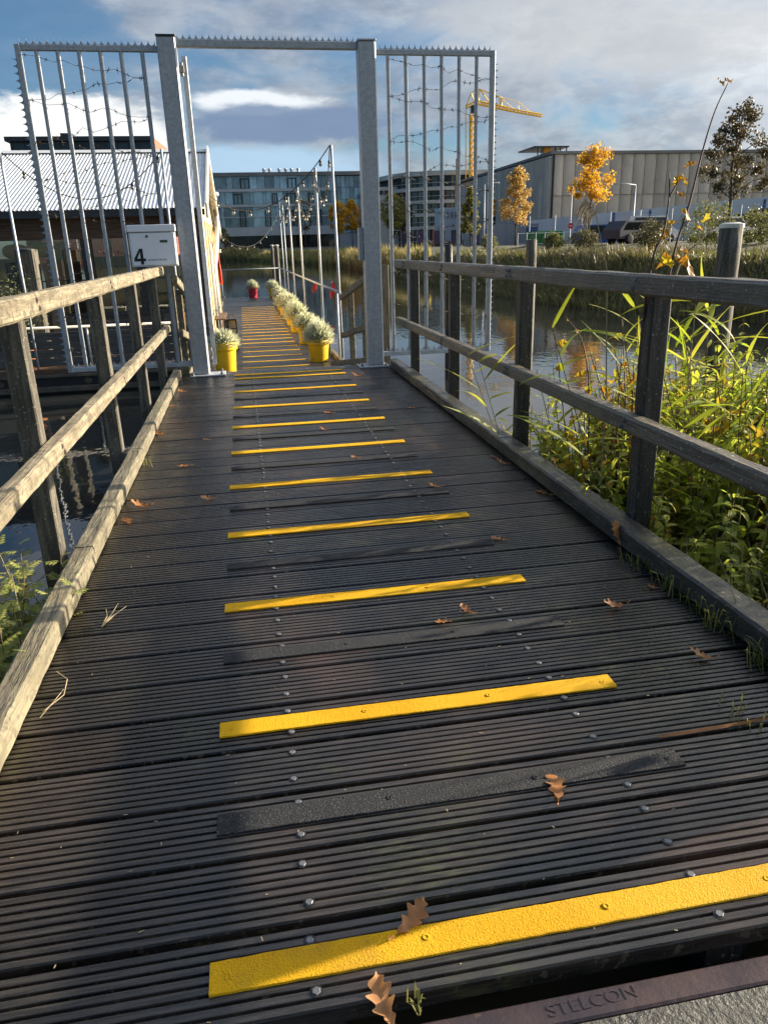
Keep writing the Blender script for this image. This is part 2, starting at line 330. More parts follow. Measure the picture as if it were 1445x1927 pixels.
# ------------------------------------------------------------------ mesh helpers
class MB:
    def __init__(s): s.v = []; s.f = []
    def add(s, v, f):
        o = len(s.v); s.v += [tuple(p) for p in v]; s.f += [tuple(i + o for i in q) for q in f]; return s
    def box(s, x0, x1, y0, y1, z0, z1, bev=0):
        if bev:
            b = min(bev, (x1 - x0) * .45, (y1 - y0) * .45, (z1 - z0) * .45)
            return s.cbox(x0, x1, y0, y1, z0, z1, b)
        return s.add([(x0, y0, z0), (x1, y0, z0), (x1, y1, z0), (x0, y1, z0), (x0, y0, z1), (x1, y0, z1), (x1, y1, z1), (x0, y1, z1)],
                     [(3, 2, 1, 0), (4, 5, 6, 7), (0, 1, 5, 4), (1, 2, 6, 5), (2, 3, 7, 6), (3, 0, 4, 7)])
    def cbox(s, x0, x1, y0, y1, z0, z1, b):
        v = []
        for x, sx in ((x0, 1), (x1, -1)):
            for y, sy in ((y0, 1), (y1, -1)):
                for z, sz in ((z0, 1), (z1, -1)):
                    v += [(x, y + sy * b, z + sz * b), (x + sx * b, y, z + sz * b), (x + sx * b, y + sy * b, z)]
        def I(i, j, k, a): return (i * 4 + j * 2 + k) * 3 + a
        f = []
        for i in (0, 1):
            q = [I(i, 0, 0, 0), I(i, 1, 0, 0), I(i, 1, 1, 0), I(i, 0, 1, 0)]; f.append(q if i else q[::-1])
            q = [I(0, i, 0, 1), I(1, i, 0, 1), I(1, i, 1, 1), I(0, i, 1, 1)]; f.append(q[::-1] if i else q)
            q = [I(0, 0, i, 2), I(1, 0, i, 2), I(1, 1, i, 2), I(0, 1, i, 2)]; f.append(q if i else q[::-1])
        for i in (0, 1):
            for j in (0, 1):
                f.append([I(i, j, 0, 0), I(i, j, 1, 0), I(i, j, 1, 1), I(i, j, 0, 1)][::1 if (i ^ j) else -1])
                f.append([I(i, 0, j, 0), I(i, 1, j, 0), I(i, 1, j, 2), I(i, 0, j, 2)][::-1 if (i ^ j) else 1])
                f.append([I(0, i, j, 1), I(1, i, j, 1), I(1, i, j, 2), I(0, i, j, 2)][::1 if (i ^ j) else -1])
        for i in (0, 1):
            for j in (0, 1):
                for k in (0, 1):
                    q = [I(i, j, k, 0), I(i, j, k, 1), I(i, j, k, 2)]; f.append(q if (i + j + k) % 2 else q[::-1])
        return s.add(v, f)
    def tube(s, path, r, k=6, cap=True):
        path = [Vector(p) for p in path]; nP = len(path)
        rs = r if hasattr(r, '__len__') else [r] * nP
        rings = []; prev = None
        for i, p in enumerate(path):
            t = (path[min(i + 1, nP - 1)] - path[max(i - 1, 0)])
            if t.length < 1e-9: t = Vector((0, 0, 1))
            t.normalize()
            if prev is None:
                a = Vector((0, 0, 1)) if abs(t.z) < .9 else Vector((1, 0, 0))
                u = t.cross(a).normalized()
            else: u = (prev - t * prev.dot(t)).normalized()
            prev = u; w = t.cross(u)
            rings.append([p + (u * math.cos(2 * math.pi * j / k) + w * math.sin(2 * math.pi * j / k)) * rs[i] for j in range(k)])
        v = [q for rg in rings for q in rg]; f = []
        for i in range(nP - 1):
            for j in range(k):
                f.append((i * k + j, i * k + (j + 1) % k, (i + 1) * k + (j + 1) % k, (i + 1) * k + j))
        if cap: f.append(tuple(range(k))[::-1]); f.append(tuple((nP - 1) * k + j for j in range(k)))
        return s.add(v, f)
    def lathe(s, prof, k=20, c=(0, 0, 0), capb=True, capt=False):
        v = []; f = []
        for r, z in prof:
            for j in range(k): a = 2 * math.pi * j / k; v.append((c[0] + r * math.cos(a), c[1] + r * math.sin(a), c[2] + z))
        for i in range(len(prof) - 1):
            for j in range(k): f.append((i * k + j, i * k + (j + 1) % k, (i + 1) * k + (j + 1) % k, (i + 1) * k + j))
        if capb: f.append(tuple(range(k))[::-1])
        if capt: f.append(tuple((len(prof) - 1) * k + j for j in range(k)))
        return s.add(v, f)
    def prism(s, poly, z0, z1):
        k = len(poly); v = [(x, y, z0) for x, y in poly] + [(x, y, z1) for x, y in poly]
        f = [tuple(range(k))[::-1], tuple(range(k, 2 * k))] + [(i, (i + 1) % k, k + (i + 1) % k, k + i) for i in range(k)]
        return s.add(v, f)
    def mesh(s, name, mat, smooth=False):
        me = bpy.data.meshes.new(name); me.from_pydata(s.v, [], s.f); me.materials.append(MATS[mat])
        if smooth: me.polygons.foreach_set('use_smooth', [True] * len(me.polygons))
        me.update(); return me
    def build(s, name, mat, parent=None, smooth=False):
        if parent is not None:
            o = chain(parent); s.v = [(p[0] - o[0], p[1] - o[1], p[2] - o[2]) for p in s.v]
        return link(name, s.mesh(name, mat, smooth), parent)
def link(name, me, parent=None, loc=None, rot=None, scale=None):
    o = bpy.data.objects.new(name, me); COL.objects.link(o)
    if parent: o.parent = parent
    if loc is not None: o.location = Vector(loc) - chain(parent)
    if rot is not None: o.rotation_euler = rot
    if scale is not None: o.scale = scale if hasattr(scale, '__len__') else (scale,) * 3
    return o
def chain(p):
    o = Vector((0, 0, 0))
    while p is not None: o = o + p.location; p = p.parent
    return o
def tag(o, label, cat, group=None):
    o['label'] = label; o['category'] = cat
    if group: o['group'] = group
    return o
def thing(name, label, cat, group=None, loc=(0, 0, 0), rot=None):
    o = link(name, None, None, loc, rot); o.empty_display_size = .1
    return tag(o, label, cat, group)
def struct(o): o['kind'] = 'structure'; return o
def stuff(o, label=None, cat=None):
    o['kind'] = 'stuff'
    if label: o['label'] = label
    if cat: o['category'] = cat
    return o
def beam(p0, p1, w, h, bev=.008, seg=14, jit=.0015, seed=0, up=(0, 0, 1)):
    """squared timber with worn edges: chamfered section swept from p0 to p1 (centre line)"""
    p0 = Vector(p0); p1 = Vector(p1); t = (p1 - p0).normalized(); up = Vector(up)
    sdv = t.cross(up).normalized(); upv = sdv.cross(t)
    a, b, c = w / 2, h / 2, bev
    sec = [(-a + c, -b), (a - c, -b), (a, -b + c), (a, b - c), (a - c, b), (-a + c, b), (-a, b - c), (-a, -b + c)]
    v = []; f = []; k = 8
    for i in range(seg + 1):
        p = p0.lerp(p1, i / seg)
        for j, (x, y) in enumerate(sec):
            q = p + sdv * x + upv * y
            nz = mnoise.noise_vector(q * 9 + Vector((seed * 3.1, j * 7.3, 0)))
            v.append(q + nz * jit * (1.5 if j in (3, 4) else 1))
    for i in range(seg):
        for j in range(k): f.append((i * k + j, i * k + (j + 1) % k, (i + 1) * k + (j + 1) % k, (i + 1) * k + j))
    f.append(tuple(range(k))[::-1]); f.append(tuple(seg * k + j for j in range(k)))
    return MB().add(v, f)
def dup(o, parent=None, loc=None, rot=None, scale=None):
    c = o.copy(); COL.objects.link(c)
    if parent is not None: c.parent = parent
    if loc is not None: c.location = loc
    if rot is not None: c.rotation_euler = rot
    if scale is not None: c.scale = (scale,) * 3
    return c
def dup_thing(o, loc, rotz=0, scale=1, label=None):
    c = dup(o, None, loc, (0, 0, rotz), scale)
    if label: c['label'] = label
    for ch in list(o.children):
        d = dup(ch, c)
        for g in list(ch.children): dup(g, d)
    return c

# ================================================================== ground and water
WL = -1.05
WPOLY = [(-150, 2.6), (-3, 2.6), (-1.3, 2.9), (.2, 2.5), (1.9, 3.1), (2.15, 5.0), (4.2, 5.8), (8, 6.6), (13, 10), (15.2, 18), (12.3, 28.5), (12.0, 40), (12.5, 61),
         (12.8, 100), (8, 150), (2, 188), (-15, 213), (-150, 213)]
def wdist(x, y):
    """signed distance to the shore, positive on land"""
    ins = False; d = 1e9; k = len(WPOLY)
    for i in range(k):
        ax, ay = WPOLY[i]; bx, by = WPOLY[(i + 1) % k]
        if (ay > y) != (by > y) and x < (bx - ax) * (y - ay) / (by - ay) + ax: ins = not ins
        ex, ey = bx - ax, by - ay; t = max(0, min(1, ((x - ax) * ex + (y - ay) * ey) / (ex * ex + ey * ey)))
        d = min(d, math.hypot(x - ax - t * ex, y - ay - t * ey))
    return -d if ins else d
def gheight(x, y):
    d = wdist(x, y)
    far = min(1, max(0, (y - 6) / 8)); top = -.12 + (.62 + .5 * min(1, max(0, (d - 7) / 3))) * far; sl = .55
    if y < 1.05 and -4 < x < 8: top = -.30
    h = WL + max(-1.2, d * sl)
    nz = mnoise.noise(Vector((x * .35, y * .35, 0))) * (.12 if y < 12 else .15)
    return min(h + nz * min(1, abs(d)), top + nz * .3 * (y > 3))
def axis(parts):
    o = []
    for a, b, st in parts:
        x = a
        while x < b - 1e-6: o.append(x); x += st
    o.append(parts[-1][1]); return o
gx = axis([(-900, -160, 74), (-160, -10, 10), (-10, -2, 1), (-2, 20, .4), (20, 60, 4), (60, 200, 20), (200, 1200, 100)])
gy = axis([(-60, -4, 8), (-4, 0, 1), (0, 14, .4), (14, 70, 1.2), (70, 230, 4), (230, 300, 14), (300, 1500, 120)])
g = MB()
g.v = [(x, y, gheight(x, y)) for y in gy for x in gx]
nx = len(gx); g.f = [(j * nx + i, j * nx + i + 1, (j + 1) * nx + i + 1, (j + 1) * nx + i) for j in range(len(gy) - 1) for i in range(nx - 1)]
struct(g.build('ground', 'ground_soil', smooth=True))
w = MB().add([(-160, -2, WL), (20, -2, WL), (20, 222, WL), (-160, 222, WL)], [(0, 1, 2, 3)])
struct(w.build('water', 'water'))

# paved quay slab with a steel edge
slab = MB().box(.20, 3.2, -3, .905, -.20, -.047).build('concrete_pavement', 'concrete_slab'); struct(slab)
MB().box(.178, 3.2, .908, .962, -.16, -.043, .004).build('steel_edge', 'steel_edge', slab)
MB().box(-2.1, .165, -3, .955, -.32, -.14, .004).build('concrete_pavement', 'concrete_slab')['kind'] = 'structure'
def text_mesh(txt, size, extrude, mat):
    cu = bpy.data.curves.new('lettering', 'FONT'); cu.body = txt; cu.size = size; cu.extrude = extrude; cu.align_x = 'CENTER'; cu.align_y = 'CENTER'
    o = bpy.data.objects.new('lettering', cu); COL.objects.link(o)
    dg = bpy.context.evaluated_depsgraph_get(); me = bpy.data.meshes.new_from_object(o.evaluated_get(dg))
    bpy.data.objects.remove(o); me.materials.clear(); me.materials.append(MATS[mat]); return me
link('lettering', text_mesh('STELCON', .042, .0008, 'steel_edge'), slab, (.53, .937, -.0425), (0, 0, R(2)), (1.0, .8, 1))

# ================================================================== footbridge
bridge = thing('footbridge', 'dark wet grooved timber footbridge deck with yellow anti-slip strips leading to the gate', 'footbridge', None, (.4, .99, 0))
def plank_mesh(name, x0, x1, mat, ridges=8, pitch=.0232, th=.045, depth=.0085):
    prof = [(0.002, -th), (0, -.006)]; y = .0012
    for i in range(ridges):
        wtop = .0150
        prof += [(y + .0012, -.0004 if i in (0, ridges - 1) else 0), (y + wtop, 0), (y + wtop + .0008, -.0012)]
        if i < ridges - 1: prof += [(y + wtop + .0016, -depth), (y + pitch - .0008, -depth), (y + pitch, -.0012)]
        y += pitch
    wd = prof[-1][0] + .0014
    prof += [(wd, -.006), (wd - .002, -th)]
    k = len(prof); nseg = 6; v = []; f = []
    for i in range(nseg + 1):
        x = x0 + (x1 - x0) * i / nseg
        v += [(x, p[0], p[1]) for p in prof]
    for i in range(nseg):
        for j in range(k): f.append((i * k + j, (i + 1) * k + j, (i + 1) * k + (j + 1) % k, i * k + (j + 1) % k))
    f.append(tuple(range(k))); f.append(tuple(nseg * k + j for j in range(k))[::-1])
    mb = MB().add(v, f); return mb.mesh(name, mat)
pl = plank_mesh('plank', -.83, 1.70, 'deck_wood')
hexb = MB().lathe([(.0088, -.004), (.0088, .0012), (.0076, .0022)], 6, capt=True)
hexm = hexb.mesh('bolt', 'bolt_steel')
nf = len(hexb.f); hexb.lathe([(.0125, .0002), (.0087, .0003)], 14, capb=False)
hexm = hexb.mesh('bolt', 'bolt_steel'); hexm.materials.append(MATS['cable_black'])  # flat black ring paints the shade of a recess around the head
for p_ in hexm.polygons: p_.material_index = 1 if p_.index >= nf else 0
NPL = 39
for k in range(NPL):
    y = .992 + .199 * k + rnd.uniform(-.0015, .0015)
    p = link('plank', pl, bridge, (rnd.uniform(-.006, .006), y, rnd.uniform(-.0022, .0006)), (rnd.uniform(-.005, .005), 0, rnd.uniform(-.0016, .0016)))
    for bx in (.024, .848):
        for by in (.041, .148):
            link('bolt', hexm, p, (bx + rnd.uniform(-.004, .004), y + by + rnd.uniform(-.006, .006), .0006), (0, 0, rnd.uniform(0, 1)))
for x in (-.55, .024, .848, 1.45):
    beam((x, 1.0, -.125), (x, 8.75, -.125), .09, .16, jit=.001).build('support_beam', 'post_wood_wet_shaded', bridge)
for y in (3.3, 6.0, 8.6):
    beam((-.9, y, -.29), (1.75, y, -.29), .12, .15).build('cross_beam', 'post_wood_wet_shaded', bridge)
    for x in (-.7, 1.55):
        MB().tube([(x, y, -.3), (x, y, -2.2)], .09, 10).build('support_pile', 'post_wood_wet_shaded', bridge, True)
def strip_mesh(L, mat, w=.070, t=.005):
    mb = MB(); nx_ = 60; r2 = random.Random(3); top = []
    v = []; f = []
    for i in range(nx_ + 1):
        x = L * i / nx_; e = r2.uniform(-.0009, .0009); e2 = r2.uniform(-.0006, .0006)
        zz = t + .0012 * math.sin(x * 5 + 1) * .6
        v += [(x, -w / 2 + e2, 0), (x, -w / 2 + e2 + .001, zz - .001), (x, -w / 2 + .003, zz), (x, w / 2 - .003, zz), (x, w / 2 + e, zz - .001), (x, w / 2 + e, 0)]
    for i in range(nx_):
        for j in range(5): f.append((i * 6 + j, (i + 1) * 6 + j, (i + 1) * 6 + j + 1, i * 6 + j + 1))
    f.append((0, 1, 2, 3, 4, 5)); f.append(tuple(nx_ * 6 + j for j in (5, 4, 3, 2, 1, 0)))
    return mb.add(v, f).mesh('anti_slip_strip', mat)
sy_m = strip_mesh(1.2, 'yellow_grit'); sb_m = strip_mesh(1.2, 'black_grit')
scr_y = MB().lathe([(.008, 0), (.008, .001), (.0045, .0016), (.004, .0006)], 12, capt=True)
scr_ym = scr_y.mesh('screw', 'yellow_grit', True); scr_bm = MB().lathe([(.0075, 0), (.0075, .0012), (.004, .0018), (.0036, .0006)], 12, capt=True).mesh('screw', 'black_grit', True)
def add_strip(parent, me, sm, x, y, z, L=1.2, lab=None):
    s = link('anti_slip_strip', me, parent, (x, y, z + .0008), (0, 0, rnd.uniform(-.003, .003)))
    if lab: s['label'] = lab
    for q in (.035, .42, .80, 1.165):
        link('screw', sm, s, (x + q, y + rnd.uniform(-.006, .006), z + .0058))
    return s
for i in range(10): add_strip(bridge, sy_m, scr_ym, -.173, 1.088 + .7915 * i, 0, lab='bright yellow gritty strip')
for i in range(9): add_strip(bridge, sb_m, scr_bm, -.170, 1.496 + .791 * i, 0, lab='black gritty strip')
add_strip(bridge, sy_m, scr_ym, -.178, 8.47, 0, lab='yellow strip stained orange at the end of the deck')

# ------------------------------------------------------------------ wooden railings
def bolt_on(parent, x, y, z, sgn):
    if sgn < 0:
        if not hasattr(bolt_on, 'd'): bolt_on.d = MB().lathe([(.012, -.002), (.012, .001), (.006, .0014), (.006, .004)], 12, capt=True).mesh('bolt', 'rust_wire')
        link('bolt', bolt_on.d, parent, (x, y, z), (0, R(90), 0)); return
    me = MB().lathe([(.013, 0), (.013, .002), (.008, .0025), (.008, .007), (.004, .009)], 12, capt=True).mesh('bolt', 'bolt_steel') if not hasattr(bolt_on, 'm') else bolt_on.m
    bolt_on.m = me
    link('bolt', me, parent, (x, y, z), (0, R(-90) * sgn, 0))
def railing(side, label, xin, ys, ends, joints, mats, kx0, kx1, kh, kend):
    s = 1 if side == 'r' else -1
    rw, pw, kw = mats
    r = thing('wooden_railing', label, 'railing', None, (xin, ends[1], 0))
    for i, y in enumerate(ys):
        a = .085; x = xin + s * (.07 + a / 2)
        beam((x, y, -.75 if side == 'r' else -.85), (x, y, 1.088 + .006 * (i % 2)), a, a, .006, 16, .0018, i + 3, up=(0, 1, 0)).build('post', pw, r)
    edges = [ends[0]] + list(joints) + [ends[1]]
    for i in range(len(edges) - 1):
        g0, g1 = edges[i] + .003, edges[i + 1] - .003
        for nm, zc, hh in (('top_rail', 1.122, .085), ('middle_rail', .535, .075)):
            o = beam((xin + s * .035, g0, zc), (xin + s * .035, g1, zc), .07, hh, .011, max(6, int((g1 - g0) * 16)), .0032, i + (5 if nm == 'top_rail' else 9)).build(nm, rw, r)
            for y in ys:
                if g0 < y < g1:
                    bolt_on(o, xin - s * .001, y - .014, zc + .017, s); bolt_on(o, xin - s * .001, y + .014, zc - .015, s)
                elif abs(y - g0) < .05 or abs(y - g1) < .05:
                    sg = 1 if abs(y - g0) < .05 else -1
                    bolt_on(o, xin - s * .001, y + sg * .022, zc + .017, s); bolt_on(o, xin - s * .001, y + sg * .040, zc - .015, s)
    kedges = kend
    for i in range(len(kedges) - 1):
        beam(((kx0 + kx1) / 2, kedges[i] + .003, kh / 2 + .004), ((kx0 + kx1) / 2, kedges[i + 1] - .003, kh / 2 + .002), abs(kx1 - kx0), kh, .01, int((kedges[i + 1] - kedges[i]) * 16), .004, 20 + i).build('kerb_beam', kw, r)
    return r
railing('r', 'wet timber handrail, coloured dark as in shade, with kerb on the reed side of the footbridge', 1.60, [1.42, 3.02, 4.59, 6.24, 7.77], (.9, 8.26), (4.59,),
        ('rail_wood_wet_shaded', 'post_wood_wet_shaded', 'kerb_wood_wet'), 1.56, 1.672, .092, (.95, 4.6, 8.45))
railing('l', 'sunlit lichen-covered timber handrail with kerb on the mailbox side of the footbridge', -.795, [1.55, 3.24, 5.04, 6.67, 8.24], (.9, 8.46), (5.15,),
        ('rail_wood', 'post_wood', 'kerb_wood'), -.742, -.830, .085, (.95, 3.25, 5.02, 8.72))

# ================================================================== steel gate
GY = 8.64
gate = thing('security_gate', 'galvanised steel gate portal with spiked barbed-wire side panels across the footbridge', 'gate', None, (.45, GY, 0))
for x in (-.53, 1.43):
    MB().box(x - .09, x + .09, GY - .09, GY + .09, .015, 3.262 if x < 0 else 3.25, .012).build('gate_post', 'galvanised', gate)
    bp = MB().box(x - .2, x + .14, GY - .15, GY + .13, .0, .016, .003).build('base_plate', 'galvanised_pale', gate) if x > 0 else MB().box(x - .12, x + .26, GY - .15, GY + .13, .0, .016, .003).build('base_plate', 'galvanised_pale', gate)
    for dx in ((-.17, .10) if x > 0 else (-.09, .22)):
        for dy in (-.125, .10):
            MB().lathe([(.016, 0), (.016, .014), (.009, .015), (.009, .035)], 6, (x + dx, GY + dy, .016), capt=True).build('anchor_bolt', 'bolt_steel', bp)
    MB().box(x - .094, x + .094, GY - .094, GY + .094, 3.264 if x < 0 else 3.252, 3.280 if x < 0 else 3.268, .003).build('post_cap', 'dark_metal' if x < 0 else 'galvanised', gate)
MB().box(-.438, 1.338, GY - .035, GY + .035, 3.185, 3.252, .006).build('header_beam', 'galvanised', gate)
def spike_strip(p0, p1, outv, pitch=.062, h=.045, th=.003):
    """scalloped spikes along an edge"""
    p0 = Vector(p0); p1 = Vector(p1); t = (p1 - p0); L = t.length; t.normalize(); o = Vector(outv); nrm = t.cross(o) * th
    mb = MB(); k = int(L / pitch)
    for i in range(k):
        a = p0 + t * (pitch * i); b = p0 + t * (pitch * (i + 1)); mid = (a + b) / 2
        prof = []
        for u, hh in ((0, h), (.08, h * .55), (.2, h * .25), (.35, h * .1), (.5, h * .05), (.65, h * .1), (.8, h * .25), (.92, h * .55), (1, h)):
            prof.append(a.lerp(b, u) + o * hh)
        low = [a - o * .012, b - o * .012]
        poly = [low[0], low[1]] + prof[::-1]
        kk = len(poly); mb.add([q + nrm for q in poly] + [q - nrm for q in poly], [tuple(range(kk)), tuple(range(kk, 2 * kk))[::-1]] + [(j, kk + j, kk + (j + 1) % kk, (j + 1) % kk) for j in range(kk)])
    return mb
spike_strip((-.43, GY, 3.258), (1.33, GY, 3.258), (0, 0, 1)).build('spike_strip', 'galvanised', gate)
def barbed(xs, z0, z1, nstr, seed, x_in):
    r = random.Random(seed); mb = MB(); pts = []
    xa, xb = xs; z = z1
    side = 1
    for i in range(nstr):
        zz = z - (z1 - z0) / nstr * r.uniform(.75, 1.25)
        for q in range(13):
            u = q / 12; x = (xa + (xb - xa) * u) if side > 0 else (xb + (xa - xb) * u)
            sag = math.sin(u * math.pi) * r.uniform(-.01, .03) + .012 * math.sin(u * 19 + i)
            pts.append((x, GY - .028 + .056 * ((q + i) % 2), z + (zz - z) * u + sag + r.uniform(-.008, .008)))
        z = zz; side = -side
    mb.tube(pts, .0022, 5, True)
    for i in range(len(pts) - 1):
        a = Vector(pts[i]); b = Vector(pts[i + 1])
        if r.random() < .75:
            c = a.lerp(b, r.uniform(.2, .8)); t = (b - a).normalized()
            for q in range(2):
                d = Vector((r.uniform(-.4, .4), r.uniform(-1, 1), r.uniform(-1, 1))).normalized() * .026
                mb.tube([c - d + t * .006 * q, c + d + t * .006 * q], .0022, 4)
            mb.tube([c - t * .012, c + t * .012], .0045, 5)
    return mb
for side, xs0, xs1, bars, xpost in (('l', -1.93, -.62, (-1.742, -1.55, -1.356, -1.161, -.969, -.77), -.62), ('r', 2.80, 1.52, (1.655, 1.843, 2.039, 2.225, 2.413, 2.602), 1.52)):
    a, b = min(xs0, xs1), max(xs0, xs1); s = -1 if side == 'l' else 1
    ctr = (a + b) / 2
    pn = link('side_panel', MB().box(a, b, GY - .024, GY + .024, 3.142, 3.192, .005).mesh('top_bar', 'galvanised'), gate, (0, 0, 0)); pn['label'] = 'barred panel beside the ' + ('mailbox' if s < 0 else 'reed side of the gate')
    MB().box(a, b, GY - .024, GY + .024, .105, .155, .005).build('bottom_bar', 'galvanised_pale', pn)
    xo = xs0 - s * .025
    MB().box(xo - .025, xo + .025, GY - .027, GY + .027, .10, 3.196, .005).build('stile', 'galvanised', pn)
    for x in bars:
        MB().tube([(x, GY, .15), (x, GY, 3.15)], .0205, 12, False).build('bar', 'galvanised', pn, True)
    spike_strip((a + .05, GY, 3.196), (b - .01, GY, 3.196), (0, 0, 1)).build('spike_strip', 'galvanised', pn)
    spike_strip((a + .05, GY, .158), (b - .01, GY, .158), (0, 0, 1)).build('spike_strip', 'galvanised_pale', pn)
    spike_strip((xs0, GY, .16), (xs0, GY, 3.10), (s, 0, 0)).build('spike_strip', 'galvanised', pn)
    barbed((xs0 - s * .05, bars[-1] if s < 0 else bars[0]) if s < 0 else (bars[0], xs0 - .03), .2, 3.10, 17, 5 if s < 0 else 11, 0).build('barbed_wire', 'rust_wire', pn)
# opened leaf, swung back along the gangway
LD = Vector((-.40, 8.80, 0)).normalized(); L0 = Vector((-.385, GY + .16, 0))
def leaf_pt(t_, z_): q = L0 + LD * t_; return (q.x, q.y, z_)
leaf = link('gate_leaf', beam(leaf_pt(0, .09), leaf_pt(0, 3.14), .05, .05, .005, 1, 0, up=(0, 1, 0)).mesh('gate_leaf', 'galvanised'), gate, (0, 0, 0)); leaf['label'] = 'opened barred gate leaf folded back beside the mailbox post'
beam(leaf_pt(1.62, .09), leaf_pt(1.62, 3.14), .05, .05, .005, 1, 0, up=(0, 1, 0)).build('stile', 'galvanised', leaf)
for z in (.115, 3.115): beam(leaf_pt(.026, z), leaf_pt(1.594, z), .046, .05, .004, 1, 0).build('cross_bar', 'galvanised', leaf)
for i in range(8): MB().tube([leaf_pt(.18 + .19 * i, .14), leaf_pt(.18 + .19 * i, 3.09)], .0175, 10, False).build('bar', 'galvanised', leaf, True)
for z in (.22, 3.02):
    h = MB().tube([(-.415, GY + .115, z - .06), (-.415, GY + .115, z + .06)], .018, 10); h.box(-.44, -.39, GY + .08, GY + .14, z - .03, z + .03, .003); h.build('hinge', 'bolt_steel', gate)
MB().box(1.285, 1.339, GY - .03, GY + .05, 1.16, 1.50, .004).build('lock_case', 'galvanised', gate)

# ------------------------------------------------------------------ mailbox
mbx = thing('mailbox', 'white metal mailbox with black number 4 on the gate panel', 'mailbox', None, (-.875, 8.50, 1.165))
bd = MB().box(-1.105, -.640, 8.50, 8.60, 1.166, 1.500, .004).build('body', 'white_enamel', mbx)
MB().box(-1.092, -.653, 8.488, 8.4985, 1.178, 1.494, .003).build('door', 'white_enamel', mbx)
mbl = MB().box(-1.113, -.632, 8.478, 8.606, 1.504, 1.574, .006); mbl.build('lid', 'white_enamel', mbx)
link('lock', MB().lathe([(.014, 0), (.014, .006), (.009, .008)], 14, capt=True).mesh('lock', 'bolt_steel'), mbx, (-.925, 8.4875, 1.462), (R(90), 0, 0))
MB().box(-.80, -.725, 8.486, 8.4895, 1.398, 1.424).build('name_slot', 'dark_slot', mbx)
four = MB(); fx, fz, fs, fw = -1.075, 1.190, .155, .115
for qi, q in enumerate(([(.55, 0), (.80, 0), (.80, 1), (.55, 1)], [(0, .2), (1, .2), (1, .38), (0, .38)], [(0, .38), (.27, .38), (.66, .98), (.52, 1)])):
    yy = 8.4862 - .0003 * qi
    four.add([(fx + a * fw, yy, fz + b * fs) for a, b in q] + [(fx + a * fw, 8.4872, fz + b * fs) for a, b in q], [(0, 1, 2, 3), (7, 6, 5, 4), (0, 4, 5, 1), (1, 5, 6, 2), (2, 6, 7, 3), (3, 7, 4, 0)])
four.build('house_number', 'print_black', mbx)
link('lettering', text_mesh('RESTAURANT BABY CEEN', .0205, .0002, 'print_black'), mbx, (-.845, 8.4872, 1.232), (R(90), 0, 0), (.78, 1.1, 1))
mbk = MB().box(-1.0, -.72, 8.604, 8.622, 1.25, 1.30); mbk.build('bracket', 'galvanised', mbx)

# ================================================================== gangway down to the pontoon
PZ = -.7255
gw = thing('gangway', 'sloping timber gangway with handrails behind the gate', 'gangway', None, (.4, 8.78, 0))
gm = plank_mesh('plank', -.72, 1.50, 'deck_far', ridges=8)
sl = math.atan2(PZ, 13.72 - 8.78)
for k in range(24):
    y = 8.79 + .2035 * k * math.cos(sl)
    link('plank', gm, gw, (0, y, -.004 + (y - 8.78) * math.tan(sl)), (sl, 0, 0))
def rz(y): return (y - 8.78) * math.tan(sl)
for s, x in ((1, 1.50), (-1, -.74)):
    for zz, nm in ((1.05, 'top_rail'), (.47, 'middle_rail')):
        beam((x, 9.0, zz + rz(9.0)), (x, 12.1, zz + rz(12.1)), .06, .085, .008, 20, .003, 31).build(nm, 'rail_wood' if s < 0 else 'kerb_wood', gw)
    for y in (9.15, 10.2, 11.55):
        beam((x + s * .07, y, rz(y) - .2), (x + s * .07, y, rz(y) + 1.06), .08, .08, .006, 10, .002, 7, up=(0, 1, 0)).build('post', 'kerb_wood', gw)
    beam((x - s * .02, 8.85, rz(8.85) + .045), (x - s * .02, 13.6, rz(13.6) + .045), .08, .08, .008, 20, .003, 44).build('kerb_beam', 'kerb_wood', gw)
# short timber fence post beside the right gate post
tp = thing('timber_post', 'slim weathered timber post right behind the right gate post', 'post', None, (1.60, 8.80, -1))
beam((1.60, 8.80, -1.2), (1.60, 8.80, 1.10), .075, .075, .006, 12, .002, 3, up=(0, 1, 0)).build('post', 'post_wood', tp)
MB().box(1.565, 1.642, 8.77, 8.785, .55, .62).build('steel_bracket', 'bolt_steel', tp)

# ================================================================== pontoon
pon = thing('pontoon', 'low floating timber pontoon walkway behind the gate with rows of yellow strips', 'pontoon', None, (.4, 13.7, PZ))
pm_ = plank_mesh('plank', -.90, 1.70, 'deck_far', ridges=8)
for k in range(112):
    y = 13.72 + .2 * k
    link('plank', pm_, pon, (0, y, PZ + rnd.uniform(-.002, .001)), (0, 0, rnd.uniform(-.001, .001)))
MB().box(-.86, 1.66, 13.75, 36.1, -1.35, PZ - .05).build('float', 'hull_black', pon)
beam((1.665, 13.75, PZ + .05), (1.665, 36.15, PZ + .05), .09, .09, .01, 80, .003, 12).build('kerb_beam', 'kerb_wood', pon)
beam((-.87, 27.2, PZ + .05), (-.87, 36.15, PZ + .05), .07, .09, .01, 40, .003, 13).build('kerb_beam', 'post_wood', pon)
for i in range(21): add_strip(pon, sy_m, scr_ym, -.123, 13.99 + .7717 * i, PZ, lab='yellow gritty strip')

